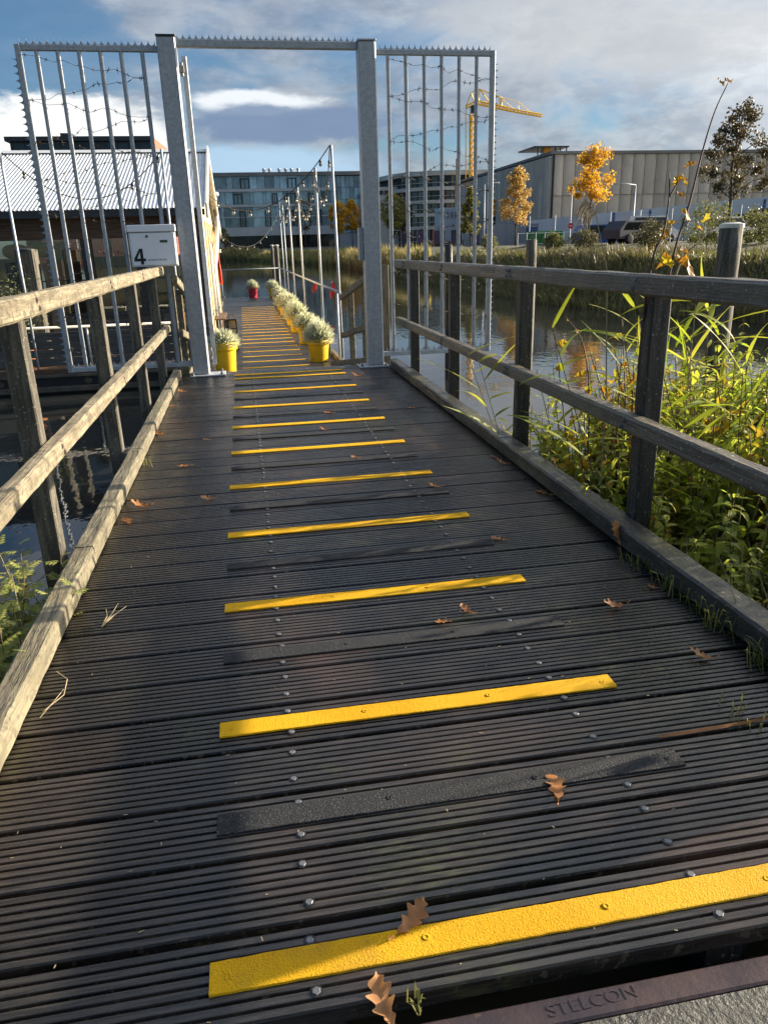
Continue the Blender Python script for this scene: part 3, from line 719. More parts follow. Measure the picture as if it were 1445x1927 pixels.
# steel handrail along the pontoon
RX = 1.70; POLES = [(1.66, 14.05, 2.95), (1.70, 17.4, 2.90), (1.69, 22.5, 2.90), (1.68, 26.6, 2.90), (1.67, 30.2, 2.83), (1.68, 32.6, 2.78)]
mr = thing('pontoon_railing', 'thin galvanised handrail with tall light poles along the pontoon edge', 'railing', None, (RX, 14.0, PZ))
MB().tube([(RX, 13.95, .54), (RX, 25, .525), (RX, 36.0, .50)], .024, 8).build('handrail', 'galvanised_pale', mr, True)
MB().tube([(RX, 36.0, .50), (-.92, 36.0, .50)], .02, 8).build('handrail', 'galvanised_pale', mr, True)
for x, y, z in POLES:
    MB().tube([(RX + .02, y, PZ), (x + .02, y, z)], .024, 10).build('pole', 'galvanised_pale', mr, True)
for y in (14.2, 36.0):
    MB().tube([(RX - .02, y, PZ), (RX - .02, y, .52)], .022, 8).build('pole', 'galvanised_pale', mr, True)
MB().tube([(-.92, 36.0, PZ), (-.92, 36.0, .50)], .02, 8).build('pole', 'galvanised_pale', mr, True)

bulb_m = None
def lights(label, path_pts, every, start=.2, bulb_r=.042):
    """cable through sagging spans, with bulbs hanging from it"""
    t = thing('string_lights', label, 'string lights', None, path_pts[0][0])
    P = []
    for (a, b, sag) in path_pts:
        a = Vector(a); b = Vector(b)
        for i in range(17):
            u = i / 16
            if P and i == 0: continue
            P.append(a.lerp(b, u) + Vector((0, 0, -4 * sag * u * (1 - u))))
    MB().tube(P, .0085, 6).build('cable', 'cable_black', t, True)
    d = start; acc = 0
    for i in range(len(P) - 1):
        L = (P[i + 1] - P[i]).length
        while acc + L > d:
            q = P[i].lerp(P[i + 1], (d - acc) / L)
            b = link('bulb', BULB, t, q); link('socket', SOCK, b, q)
            d += every
        acc += L
    return t
BULB = MB().lathe([(.001, -.115), (.016, -.110), (.027, -.097), (.030, -.084), (.025, -.066), (.014, -.05)], 10).mesh('bulb', 'bulb_glass', True)
SOCK = MB().lathe([(.02, -.055), (.022, -.01), (.012, 0)], 8, capt=True).mesh('socket', 'cable_black', True)
T = [Vector(p) for p in POLES]
lights('festoon cable with clear bulbs sagging from nearest pole to the hut roof', [(T[0], (-.55, 17.6, 2.42), .62)], .62, .35)
lights('festoon cable with clear bulbs looped between the pontoon light poles', [(T[0] + Vector((.0, .03, -.02)), T[1], .75), (T[1], T[2], .85), (T[2], T[3], .7), (T[3], T[4], .6), (T[4], T[5], .45)], .55, .3)
lights('far festoon cable with small bulbs crossing from last pole to the hut end', [(T[5] + Vector((0, .03, -.05)), (-.55, 27.2, 1.75), .75)], .7, .5)
lights('festoon cable in front of the corrugated roof between two thin poles', [((-3.66, 14.3, 2.90), (-1.16, 14.3, 2.90), .72)], .62, .4)
for x, lab in ((-3.69, 'thin galvanised pole at the left frame edge before the hut'), (-1.15, 'thin galvanised pole before the hut behind the mailbox')):
    tag(MB().tube([(x, 14.3, -.6), (x, 14.3, 2.94)], .022, 10).build('light_pole', 'galvanised_pale', None, True), lab, 'pole')

# ------------------------------------------------------------------ flower pots
def pot_prof(r, h): return [(r * .72, 0), (r * .74, .01), (r * .86, h * .74), (r * .875, h * .76), (r * .99, h * .77), (r, h * .79), (r, h * .985), (r * .97, h), (r * .9, h), (r * .88, h * .9), (r * .85, h * .88)]
def bush_mesh(name, rad, nsp, seed, mat, ln=.13, wd=.011):
    r = random.Random(seed); mb = MB()
    for i in range(nsp):
        a = r.uniform(0, 6.283); cz = r.uniform(-.15, 1)
        d = Vector((math.cos(a) * math.sqrt(1 - cz * cz), math.sin(a) * math.sqrt(1 - cz * cz), cz)); 
        b = d * rad * r.uniform(.25, .82) * Vector((1, 1, 1)).length / 1.732
        b.z *= 1.05
        d2 = (d + Vector((r.uniform(-.4, .4), r.uniform(-.4, .4), r.uniform(0, .5)))).normalized()
        L = ln * r.uniform(.6, 1.2); sd_ = d2.cross(Vector((r.uniform(-1, 1), r.uniform(-1, 1), r.uniform(-1, 1)))).normalized() * wd * r.uniform(.6, 1.2)
        mb.add([b - sd_ * .6, b + sd_ * .6, b + d2 * L * .6 + sd_, b + d2 * L, b + d2 * L * .6 - sd_], [(0, 1, 2, 3, 4)])
    return mb.mesh(name, mat)
BUSH = [bush_mesh('foliage', .27, 1500, s, 'santolina') for s in (1, 2, 3)]
def pot(name, label, loc, r, h, mat, bs, group=None, bush=True, idx=0):
    t = thing(name, label, 'potted plant', group, loc)
    x, y, z = loc
    link('pot', MB().lathe(pot_prof(r, h), 28).mesh('pot', mat, True), t, loc)
    link('soil', MB().lathe([(.001, 0), (r * .86, .001)], 20, capb=False).mesh('soil', 'soil'), t, (x, y, z + h * .89))
    f = link('foliage', BUSH[idx % 3], t, (x + .02 * math.sin(idx * 3.1), y, z + h * .93), (R(7 * math.sin(idx * 2.3)), R(8 * math.cos(idx * 1.9)), idx * 1.3), (bs * (1 + .09 * math.sin(idx * 4.1)), bs * (1 - .07 * math.sin(idx * 2.7)), bs * (1 + .14 * math.cos(idx * 3.3)))); f['kind'] = 'stuff'
    return t
ORD = ['nearest', 'second', 'third', 'fourth', 'fifth', 'sixth', 'seventh', 'eighth', 'farthest']
for i, y in enumerate((14.42, 17.3, 19.9, 21.8, 23.6, 25.4, 27.6, 30.3, 35.3)):
    pot('potted_plant', ORD[i] + (' yellow pot' if i in (0, 8) else ' yellow pot from the gate') + ' with grey-green bushy plant in the row along the pontoon', (1.31 + .02 * math.sin(i * 2), y, PZ), .225, .42, 'pot_yellow', (1.05 + .08 * math.sin(i * 1.7),) * 3 if False else 1.06 + .07 * math.sin(i * 1.7), 'yellow pots along the pontoon', True, i)
pot('potted_plant', 'tall yellow pot with grey-green plant beside the opened gate leaf', (-.405, 13.42, PZ), .225, .55, 'pot_yellow', .98, None, True, 1)
pot('potted_plant', 'red pot with pale grey plant at the far end of the pontoon', (.42, 35.6, PZ), .235, .47, 'pot_red', .95, None, True, 2)
rb = thing('red_tarp', 'bright red folded tarp hanging on the far end of the cream hut wall', 'tarp', None, (-.70, 26.2, .9))
v = []; f = []
for i in range(9):
    u = i / 8
    for j in range(5): w_ = j / 4; v.append((-.72 + .05 * math.sin(w_ * 6.3 + u * 2) + .03 * u, 25.95 + .62 * w_ * (1 - .35 * u), 1.32 - 1.05 * u))
for i in range(8):
    for j in range(4): f.append((i * 5 + j, i * 5 + j + 1, (i + 1) * 5 + j + 1, (i + 1) * 5 + j))
MB().add(v, f).build('cloth', 'red_plastic', rb, True); MB().tube([(-.775, 26.1, 1.30), (-.72, 26.2, 1.34), (-.775, 26.5, 1.30)], .012, 6).build('hook', 'galvanised', rb)
# black lantern and slatted bench beside the hut wall
ln_ = thing('lantern', 'black metal lantern standing behind the tall yellow pot', 'lantern', None, (-.30, 16.9, PZ))
a, b, z = -.30, 16.9, PZ
for dx in (-.09, .09):
    for dy in (-.09, .09): MB().box(a + dx - .012, a + dx + .012, b + dy - .012, b + dy + .012, z, z + .62).build('corner_post', 'black_paint', ln_)
MB().box(a - .105, a + .105, b - .105, b + .105, z + .012, z + .30, .004).build('base', 'black_paint', ln_)
MB().box(a - .11, a + .11, b - .11, b + .11, z + .62, z + .65, .004).build('top', 'black_paint', ln_)
MB().box(a - .102, a + .102, b - .103, b - .099, z + .44, z + .46).build('cross_bar', 'black_paint', ln_)
MB().tube([(a - .06, b, z + .65), (a - .05, b, z + .73), (a + .05, b, z + .73), (a + .06, b, z + .65)], .008, 6).build('handle', 'black_paint', ln_)
MB().box(a - .09, a + .09, b + .085, b + .089, z + .31, z + .61).build('pane', 'bulb_glass', ln_)
bn_ = thing('bench', 'low brown slatted bench against the cream hut wall', 'bench', None, (-.6, 20.6, PZ))
for i in range(3): MB().box(-.735 + .085 * i, -.655 + .085 * i, 19.6, 21.6, PZ + .40, PZ + .44, .004).build('slat', 'brown_wood', bn_)
for y in (19.75, 21.4):
    for x in (-.71, -.52): MB().box(x - .03, x + .03, y, y + .06, PZ, PZ + .40).build('leg', 'black_paint', bn_)

# red pennants on the railing
for x, y, z, s, lab in ((1.75, 19.5, .38, .27, 'orange-red pennant hanging on the far pontoon rail'), (1.76, 15.6, .50, .33, 'orange-red pennant tied to the near pontoon rail')):
    pn_ = thing('pennant', lab, 'pennant', None, (x, y, z))
    v = []; nn = 9
    for i in range(nn):
        u = i / (nn - 1); wv = (.02 + .085 * math.sin(min(1, u * 1.35) * math.pi * .5)) * (1 - .75 * max(0, u - .6) / .4)
        cx = .02 * math.sin(u * 5)
        v += [(x + cx - wv * .6, y - .01 + .02 * math.sin(u * 7), z + s * (.5 - u)), (x + cx, y + .03, z + s * (.5 - u)), (x + cx + wv * .6, y + .01 * math.cos(u * 6), z + s * (.5 - u))]
    mb = MB().add(v, [(i * 3 + j, i * 3 + j + 1, i * 3 + 4 + j, i * 3 + 3 + j) for i in range(nn - 1) for j in (0, 1)]); mb.build('cloth', 'red_plastic', pn_, True)
    MB().tube([(x, y + .02, z + s * .5), (RX, y, .55 if s < .3 else .70)], .004, 5).build('cord', 'cable_black', pn_)
fl = thing('red_flower', 'small red flowers behind the nearest yellow pot', 'flowers', None, (1.56, 14.75, PZ))
fm = MB()
for i in range(14):
    c0 = Vector((1.57 + rnd.uniform(-.07, .07), 14.75 + rnd.uniform(-.07, .07), PZ + rnd.uniform(.35, .62)))
    for q in range(5):
        d = Vector((rnd.uniform(-1, 1), rnd.uniform(-1, 1), rnd.uniform(-.4, 1))).normalized() * .05; e = d.cross(Vector((.3, .2, .9))).normalized() * .022
        fm.add([c0, c0 + d * .5 + e, c0 + d, c0 + d * .5 - e], [(0, 1, 2, 3)])
fm.build('petals', 'red_plastic', fl)
sm = MB()
for i in range(10): sm.tube([(1.57, 14.75, PZ), (1.57 + rnd.uniform(-.07, .07), 14.75 + rnd.uniform(-.07, .07), PZ + rnd.uniform(.35, .6))], .004, 4)
sm.build('stems', 'nettle_stem', fl)

# ================================================================== floating restaurant hut
HY0, HY1, HX0, HX1 = 16.8, 27.0, -13.0, -.78
DZ = -.60
hut = thing('restaurant_hut', 'floating timber hut with pale corrugated roof, cream end wall and wide windows', 'hut', None, (-4, HY0, DZ))
# corrugated roof, two slopes
EZ, RZ, RY, EY0, EY1 = 2.13, 3.66, 21.2, 16.45, 27.3
def corr(y0, z0, y1, z1):
    mb = MB(); x = HX0 - .1; v = []; f = []; st = .076 / 6; k = int((-.60 - x) / st)
    nrm = Vector((0, -(z1 - z0), (y1 - y0))).normalized()
    if nrm.z < 0: nrm = -nrm
    for i in range(k + 1):
        xx = x + i * st; o = nrm * (.010 * math.sin(i / 6 * 2 * math.pi))
        v += [(xx, y0 + o.y, z0 + o.z), (xx, y1 + o.y, z1 + o.z)]
    f = [(2 * i, 2 * i + 2, 2 * i + 3, 2 * i + 1) for i in range(k)]
    return mb.add(v, f)
roof = corr(EY0, EZ, RY, RZ).build('roof_sheet', 'tin_roof', hut, True)
corr(RY, RZ, EY1, EZ - .25).build('roof_sheet', 'tin_roof', hut, True)
MB().add([(HX0, RY - .18, RZ - .02), (-.58, RY - .18, RZ - .02), (-.58, RY, RZ + .06), (HX0, RY, RZ + .06), (HX0, RY + .2, RZ - .02), (-.58, RY + .2, RZ - .02)], [(0, 1, 2, 3), (3, 2, 5, 4)]).build('ridge_cap', 'tin_roof', hut)
for (y0, z0, y1, z1) in ((EY0 - .02, EZ - .08, RY, RZ - .02), (RY, RZ - .02, EY1, EZ - .33)):
    MB().add([(-.60, y0, z0 - .12), (-.56, y0, z0 - .12), (-.56, y1, z1 - .12), (-.60, y1, z1 - .12), (-.60, y0, z0 + .16), (-.56, y0, z0 + .16), (-.56, y1, z1 + .16), (-.60, y1, z1 + .16)],
             [(0, 1, 2, 3), (4, 7, 6, 5), (0, 4, 5, 1), (1, 5, 6, 2), (2, 6, 7, 3), (3, 7, 4, 0)]).build('verge_board', 'white_trim', hut)
MB().box(HX0, -.62, EY0 + .03, EY0 + .06, EZ - .14, EZ - .02).build('fascia', 'dark_metal', hut)
# front: lintel beam, posts, panes, lower boarding
MB().box(HX0, HX1, HY0 - .03, HY0 + .12, 1.60, 2.02).build('lintel', 'brown_wood', hut)
MB().box(HX0, HX1, HY0 - .05, HY0 - .031, 1.78, 1.83).build('ledge', 'brown_wood', hut)
wx = [-12.9, -10.9, -8.9, -6.9, -5.0, -3.03, -2.0, HX1 - .05]
for x in wx: MB().box(x - .10, x + .10, HY0 - .02, HY0 + .14, .14, 1.60, .004).build('window_post', 'black_paint', hut)
for i in range(len(wx) - 1):
    p = MB().box(wx[i] + .10, wx[i + 1] - .10, HY0 + .05, HY0 + .06, .16, 1.60).build('window', 'window_glass', hut)
    MB().box(wx[i] + .10, wx[i + 1] - .10, HY0 + .03, HY0 + .048, .80, .825).build('glazing_bar', 'dark_metal', p)
MB().box(HX0, HX1, HY0 - .07, HY0 + .14, .10, .16).build('sill', 'dark_metal', hut)
for i in range(5):
    z = DZ + .02 + .136 * i
    MB().box(HX0, HX1, HY0 + (i % 2) * .006, HY0 + .05, z, z + .130, .004).build('board', 'grey_wood', hut)
for x in (-9.0, -6.3, -3.55, -1.6): MB().box(x - .09, x + .09, HY0 - .06, HY0 - .002, DZ, .10).build('batten', 'grey_wood', hut)
# end wall facing the pontoon
ew = MB().add([(HX1, HY0 + .145, DZ - .1), (HX1, HY1, DZ - .1), (HX1, HY1, EZ - .42), (HX1, RY, RZ - .18), (HX1, HY0 + .145, EZ - .06),
               (HX1 - .12, HY0 + .145, DZ - .1), (HX1 - .12, HY1, DZ - .1), (HX1 - .12, HY1, EZ - .42), (HX1 - .12, RY, RZ - .18), (HX1 - .12, HY0 + .145, EZ - .06)],
              [(0, 1, 2, 3, 4), (9, 8, 7, 6, 5), (0, 4, 9, 5), (1, 0, 5, 6), (2, 1, 6, 7), (3, 2, 7, 8), (4, 3, 8, 9)]).build('end_wall', 'cream_wall', hut)
for y in (18.2, 19.6, 21.0, 22.4, 23.8, 25.2, 26.6): MB().box(HX1 + .001, HX1 + .03, y, y + .07, DZ - .1, 2.0).build('cover_strip', 'cream_wall', ew)
MB().box(HX0, HX1 - .13, HY1 - .1, HY1, DZ, .1).build('back_wall', 'grey_wood', hut)
for i in range(9): MB().box(HX0 + .3 + 1.42 * i, HX0 + .42 + 1.42 * i, HY1 - .1, HY1, .1, 1.75).build('back_post', 'brown_wood', hut)
MB().box(HX0, HX0 + .1, HY0 + .15, HY1 - .11, DZ, .3).build('end_wall', 'grey_wood', hut)
dp = MB().tube([(HX1 + .16, 25.2, 2.85), (HX1 + .16, 25.2, 2.0), (HX1 + .14, 24.6, 1.70), (HX1 + .12, 21.9, 1.15), (HX1 + .07, 21.5, .9), (HX1 + .07, 21.5, DZ)], .07, 10); dp.build('drain_pipe', 'galvanised_pale', hut, True)
MB().tube([(HX1 + .06, 20.4, DZ), (HX1 + .06, 20.4, 1.35), (HX1 + .06, 20.8, 1.45)], .035, 8).build('drain_pipe', 'galvanised_pale', hut, True)
MB().box(HX1 + .03, HX1 + .20, 24.9, 25.5, 1.25, 1.35).build('pipe_bracket', 'white_trim', hut)
MB().lathe([(.10, 0), (.14, .05), (.14, .12), (.05, .16)], 10, (HX1 + .16, 25.2, 2.85), capt=True).build('chimney_cowl', 'galvanised', hut, True)
# interior seen through the windows
for x0, x1, m_ in ((-12.8, -7.0, 'interior'), (-6.4, -4.9, 'curtain'), (-4.4, -3.7, 'interior'), (-3.5, -2.5, 'curtain'), (-2.2, -1.0, 'interior')): MB().box(x0, x1, 19.4, 19.46, DZ, 1.25).build('inner_screen', m_, hut)
MB().box(HX0 + .2, HX1 - .2, HY0 + .3, 20.4, DZ - .08, DZ).build('inner_floor', 'interior', hut)
for x0, x1 in ((-3.72, -3.42), (-2.35, -2.1), (-5.7, -5.3), (-1.55, -1.3)):
    mb = MB(); v = []; kk = 14
    for i in range(kk + 1):
        xx = x0 + (x1 - x0) * i / kk; yy = HY0 + .32 + .025 * math.sin(i * 1.9)
        v += [(xx, yy, .18), (xx, yy, 1.56)]
    mb.add(v, [(2 * i, 2 * i + 2, 2 * i + 3, 2 * i + 1) for i in range(kk)]).build('curtain', 'curtain', hut, True)
for x, y, z, rr, mt, lab in ((-4.02, 17.4, 1.42, .26, 'lantern_yellow', 'yellow paper lantern inside the hut window'), (-4.55, 17.5, 1.40, .26, 'lantern_orange', 'orange paper lantern inside the hut window'),
                        (-3.45, 17.6, 1.30, .2, 'lantern_red', 'red paper lantern inside the hut window'), (-1.95, 17.6, 1.35, .22, 'lantern_orange', 'orange paper lantern inside the hut near the mailbox'), (-4.25, 17.9, 1.55, .16, 'lantern_red', 'small red lantern between the yellow and orange ones')):
    t = thing('paper_lantern', lab, 'lantern', 'paper lanterns in the hut', (x, y, z))
    link('shade', MB().lathe([(rr * .25, -rr * .55)] + [(rr * (math.cos(q * .3927) ** .6 if abs(q) < 4 else .3), rr * .55 * math.sin(q * .3927)) for q in range(-3, 4)] + [(rr * .25, rr * .55)], 20, capt=True).mesh('shade', mt, True), t, (x, y, z))
    MB().tube([(x, y, z + rr * .5), (x, y, 2.2)], .005, 5).build('cord', 'cable_black', t)
for x, y in ((-4.3, 18.2), (-2.6, 18.0), (-5.6, 18.2)):
    t = thing('table', {-4.3: 'round-footed table inside the hut under the yellow lantern', -2.6: 'round-footed table inside the hut behind the middle window', -5.6: 'round-footed table inside the hut at the far left'}[x], 'table', 'tables in the hut', (x, y, DZ))
    MB().box(x - .4, x + .4, y - .4, y + .4, DZ + .72, DZ + .76).build('top', 'curtain', t); MB().tube([(x, y, DZ), (x, y, DZ + .72)], .04, 8).build('leg', 'black_paint', t)
    MB().lathe([(.25, 0), (.25, .03), (.04, .05)], 12, (x, y, DZ)).build('foot', 'black_paint', t)
# barge carrying the hut
bg_ = thing('barge', 'black steel barge hull with pale rubbing bands under the hut', 'barge', None, (-6, 14.3, WL))
MB().box(-14, -1.02, 14.4, 27.6, -2.0, DZ - .11).build('hull', 'hull_black', bg_)
MB().box(-14, -1.05, 14.34, 16.75, DZ - .10, DZ - .02).build('deck', 'brown_wood', bg_)
MB().box(-14, -1.0, 14.28, 14.40, DZ - .16, DZ - .105, .01).build('rubbing_band', 'hull_band', bg_)
MB().box(-14, -1.0, 14.30, 14.398, -1.02, -.92, .01).build('rubbing_band', 'hull_band', bg_)
for x in (-2.9, -4.4): link('porthole', MB().lathe([(.07, 0), (.07, .02), (.05, .03)], 14, capt=True).mesh('porthole', 'hull_band'), bg_, (x, 14.40, -.84), (R(90), 0, 0))
MB().tube([(-14, 14.42, .12), (-1.2, 14.42, .10)], .022, 8).build('handrail', 'white_trim', bg_, True)
for x in (-10, -7.6, -5.2, -2.8, -1.2): MB().tube([(x, 14.42, DZ), (x, 14.42, .11)], .02, 8).build('rail_post', 'white_trim', bg_, True)
for i in range(4):
    z = DZ + .03 + .15 * i; MB().box(-14, -1.2, 14.44, 14.465, z, z + .14, .003).build('bulwark_board', 'grey_wood', bg_)
# plants on the barge
ol = thing('potted_olive', 'small grey-green olive tree in a pot at the left edge beside the mooring piles', 'potted tree', None, (-3.95, 14.75, DZ))
MB().lathe(pot_prof(.2, .42), 16, (-3.95, 14.75, DZ)).build('pot', 'lantern_orange', ol, True)
MB().tube([(-3.95, 14.75, DZ + .38), (-3.93, 14.76, .1), (-3.9, 14.75, .5)], [.025, .02, .008], 6).build('trunk', 'bark', ol, True)
fm = MB(); r = random.Random(4)
for i in range(700):
    c0 = Vector((-3.93 + r.gauss(0, .17), 14.75 + r.gauss(0, .16), .42 + r.gauss(0, .33))); d = Vector((r.uniform(-1, 1), r.uniform(-1, 1), r.uniform(-.3, 1))).normalized() * .075
    e = d.cross(Vector((r.uniform(-1, 1), r.uniform(-1, 1), r.uniform(-1, 1)))).normalized() * .012
    fm.add([c0, c0 + d * .5 + e, c0 + d, c0 + d * .5 - e], [(0, 1, 2, 3)])
fm.build('crown', 'olive_leaf', ol)['kind'] = 'stuff'
fp = thing('potted_flowers', 'orange pot with yellow flowers below the mailbox by the gate', 'potted flowers', None, (-1.12, 14.9, .02))
MB().lathe(pot_prof(.11, .22), 16, (-1.12, 14.9, .02)).build('pot', 'lantern_orange', fp, True)
MB().box(-1.30, -.98, 14.72, 15.08, -.02, .018).build('shelf', 'brown_wood', fp); MB().box(-1.16, -1.08, 14.86, 14.94, DZ, -.021).build('stand', 'brown_wood', fp)
fm = MB()
for i in range(60):
    c0 = Vector((-1.12 + r.gauss(0, .05), 14.9 + r.gauss(0, .05), .38 + r.gauss(0, .06))); d = Vector((r.uniform(-1, 1), r.uniform(-1, 1), r.uniform(-.2, 1))).normalized() * .04
    e = d.cross(Vector((.2, .3, .9))).normalized() * .014; fm.add([c0, c0 + d * .5 + e, c0 + d, c0 + d * .5 - e], [(0, 1, 2, 3)])
fm.build('flowers', 'leaf_yellow', fp)
fm = MB()
for i in range(14): fm.tube([(-1.12, 14.9, .2), (-1.12 + r.gauss(0, .05), 14.9 + r.gauss(0, .05), .38)], .004, 4)
fm.build('stems', 'nettle_stem', fp)

# ------------------------------------------------------------------ mooring piles
def pile(x, y, rad, ztop, label, mat='post_wood', zb=-2.2, sq=False, cap=None, group=None, lean=0):
    t = thing('mooring_pile', label, 'pile', group, (x, y, WL))
    if sq: beam((x + lean, y, zb), (x, y, ztop), rad * 2, rad * 2, rad * .2, 14, .004, int(abs(x * 10)), up=(0, 1, 0)).build('shaft', mat, t)
    else:
        mb = MB(); prof = []; kk = 16; v = []; f = []; nz = 10
        for i in range(nz + 1):
            u = i / nz; z = zb + (ztop - zb) * u
            for j in range(kk):
                a = 2 * math.pi * j / kk; q = Vector((math.cos(a), math.sin(a), 0)); rr = rad * (1 + .07 * mnoise.noise(Vector((q.x * 2, q.y * 2, z * .6 + x))) + .03 * mnoise.noise(Vector((q.x * 6, q.y * 6, z * .3))))
                v.append((x + lean * (1 - u) + q.x * rr, y + q.y * rr, z + (0 if i < nz else -.02 * abs(q.x))))
        for i in range(nz):
            for j in range(kk): f.append((i * kk + j, i * kk + (j + 1) % kk, (i + 1) * kk + (j + 1) % kk, (i + 1) * kk + j))
        f.append(tuple(nz * kk + j for j in range(kk))); mb.add(v, f).build('shaft', mat, t, True)
    if cap: MB().lathe([(rad * 1.06, -.03), (rad * 1.06, .012), (rad * .5, .03)], 16, (x, y, ztop), capt=True).build('cap', cap, t)
    return t
GP = 'mooring piles before the hut'
pile(-3.72, 14.95, .165, 1.41, 'thickest dark timber pile with flat cap left of the gate before the hut', sq=True, cap='black_paint', group=GP, zb=DZ - .02)
pile(-3.40, 15.1, .10, 1.19, 'slim timber pile standing right of the thick capped pile', sq=True, group=GP, zb=DZ - .02)
pile(-4.00, 15.1, .12, 1.21, 'timber pile standing left of the thick capped pile', sq=True, group=GP, zb=DZ - .02)
pile(-1.86, 15.0, .095, -.14, 'round mossy pile stub behind the handrail below the mailbox', group=GP, zb=DZ - .02)
pile(-1.52, 15.3, .085, -.16, 'second round pile stub below the mailbox', group=GP, zb=DZ - .02)
pile(6.22, 16.4, .115, 1.36, 'lone timber pile in the water beyond the right handrail', lean=.0)
pile(3.60, 13.5, .07, 1.31, 'slim dark pile behind the right gate panel bars', mat='post_wood_wet_shaded')
pile(5.34, 8.0, .125, 1.415, 'thick weathered pile with pale top at the right above the handrail', cap='white_trim')
pile(1.49, 37.5, .075, 1.48, 'thin far pile behind the pontoon end, left of the pair', cap='white_trim', mat='post_wood')
pile(1.70, 37.6, .10, 1.48, 'thicker far pile behind the pontoon end, right of the pair', cap='white_trim')

# ================================================================== far side: buildings
GZ = 1.0
# glass office block across the water
of = thing('office_building', 'long glass office block with grey floor bands across the water', 'office building', None, (15, 215, GZ))
OX0, OX1, OY = -26.0, 26.6, 215.0
MB().box(OX0, OX1, OY + .4, OY + 20, GZ - .5, 19.3).build('wall', 'office_wall', of)
MB().box(OX0, 34.0, OY - .5, OY + 20, 19.35, 20.25).build('roof', 'office_roof', of)
for z0, z1 in ((15.65, 16.35), (11.95, 12.6), (4.85, 7.0)): MB().box(OX0, OX1, OY - .25, OY + .39, z0, z1).build('floor_band', 'office_wall', of)
def pane_row(parent, mat, x0, x1, y, z0, z1, wds, frame=None, seed=0):
    r = random.Random(seed); x = x0; i = 0
    while x < x1 - .3:
        w = wds[i % len(wds)] * r.choice((1, 1, .6, 1.3)); w = min(w, x1 - x)
        p = MB().box(x + .05, x + w - .05, y, y + .1, z0, z1).build('window', mat, parent)
        p.rotation_euler = (0, 0, 0)
        if frame and r.random() < frame and w > 1.2:
            f = MB(); a, b = x + .02, x + w - .02; zz0, zz1 = z0 + .05, z1 - (z1 - z0) * .22
            f.box(a, b, y - .2, y - .02, zz1, zz1 + .22); f.box(a, a + .25, y - .2, y - .02, zz0, zz1); f.box(b - .25, b, y - .2, y - .02, zz0, zz1); f.box((a + b) / 2 - .08, (a + b) / 2 + .08, y - .2, y - .02, zz0, zz1); f.box(a, b, y - .2, y - .02, zz0 - .2, zz0 - .002)
            f.build('frame', 'black_paint', p)
        x += w; i += 1
for i, (z0, z1) in enumerate(((16.4, 19.3), (12.65, 15.6), (7.05, 11.9))): pane_row(of, 'office_glass', -4 if i else -8, OX1 - .2, OY + .1, z0, z1, (1.5, 1.5, 2.4), .22, 3 + i)
MB().box(-6, OX1, OY - .05, OY + .08, 9.35, 9.6).build('glass_rail', 'office_wall', of)
pane_row(of, 'dark_glass', -4, OX1, OY + .1, 1.7, 4.8, (5, 6), None, 9)
for i in range(6):
    for j in range(5):
        MB().box(26.8 + 1.15 * i, 27.85 + 1.15 * i, OY + .6, OY + .7, 5.0 + 2.85 * j, 7.75 + 2.85 * j).build('window', 'office_glass', of)
MB().box(26.7, 33.8, OY + .8, OY + 19, GZ - .5, 19.3).build('corner_core', 'dark_metal', of)
MB().box(26.7, 33.8, OY + .55, OY + .79, GZ, 4.9).build('corner_base', 'office_wall', of)
for x in (8, 9.5, 12, 13.7, 15.2, 17): MB().lathe([(.35, 0), (.35, .7), (.55, .8), (.3, 1.2)], 10, (x, 218, 20.25), capt=True).build('roof_vent', 'galvanised_pale', of)
# dark penthouse with a brick side behind the hut
dk_ = thing('dark_building', 'flat dark penthouse with a strip of windows and red brick flank behind the hut roof', 'building', None, (-11, 70, GZ))
MB().box(-17.2, -6.3, 70, 78, 8.0, 9.9).build('penthouse', 'dark_metal', dk_); MB().box(-17.5, -6.15, 69.7, 78.2, 9.92, 10.25).build('roof', 'dark_metal', dk_)
MB().box(-17.6, -6.5, 71.2, 90, GZ - .5, 7.98).build('wall', 'brick', dk_)
MB().add([(-6.14, 70.5, 8), (-5.2, 76, 8), (-5.2, 76, 9.7), (-6.14, 70.5, 10.2), (-6.2, 78, 8), (-6.2, 78, 9.7)], [(0, 1, 2, 3), (1, 4, 5, 2), (3, 2, 5)]).build('brick_flank', 'brick', dk_)
MB().box(-13.5, -12.6, 71, 72, 10.26, 10.65).build('roof_box', 'dark_metal', dk_)
for i in range(12):
    p = MB().box(-16.9 + .88 * i, -16.1 + .88 * i, 69.93, 69.98, 8.15, 9.75).build('window', 'dark_glass', dk_)
    if i % 3 == 0: MB().box(-16.08 + .88 * i, -16.02 + .88 * i, 69.9, 69.99, 8.1, 9.8).build('mullion', 'black_paint', p)
MB().box(-17.3, -6.2, 69.6, 69.68, 8.0, 8.12).build('parapet', 'dark_metal', dk_)
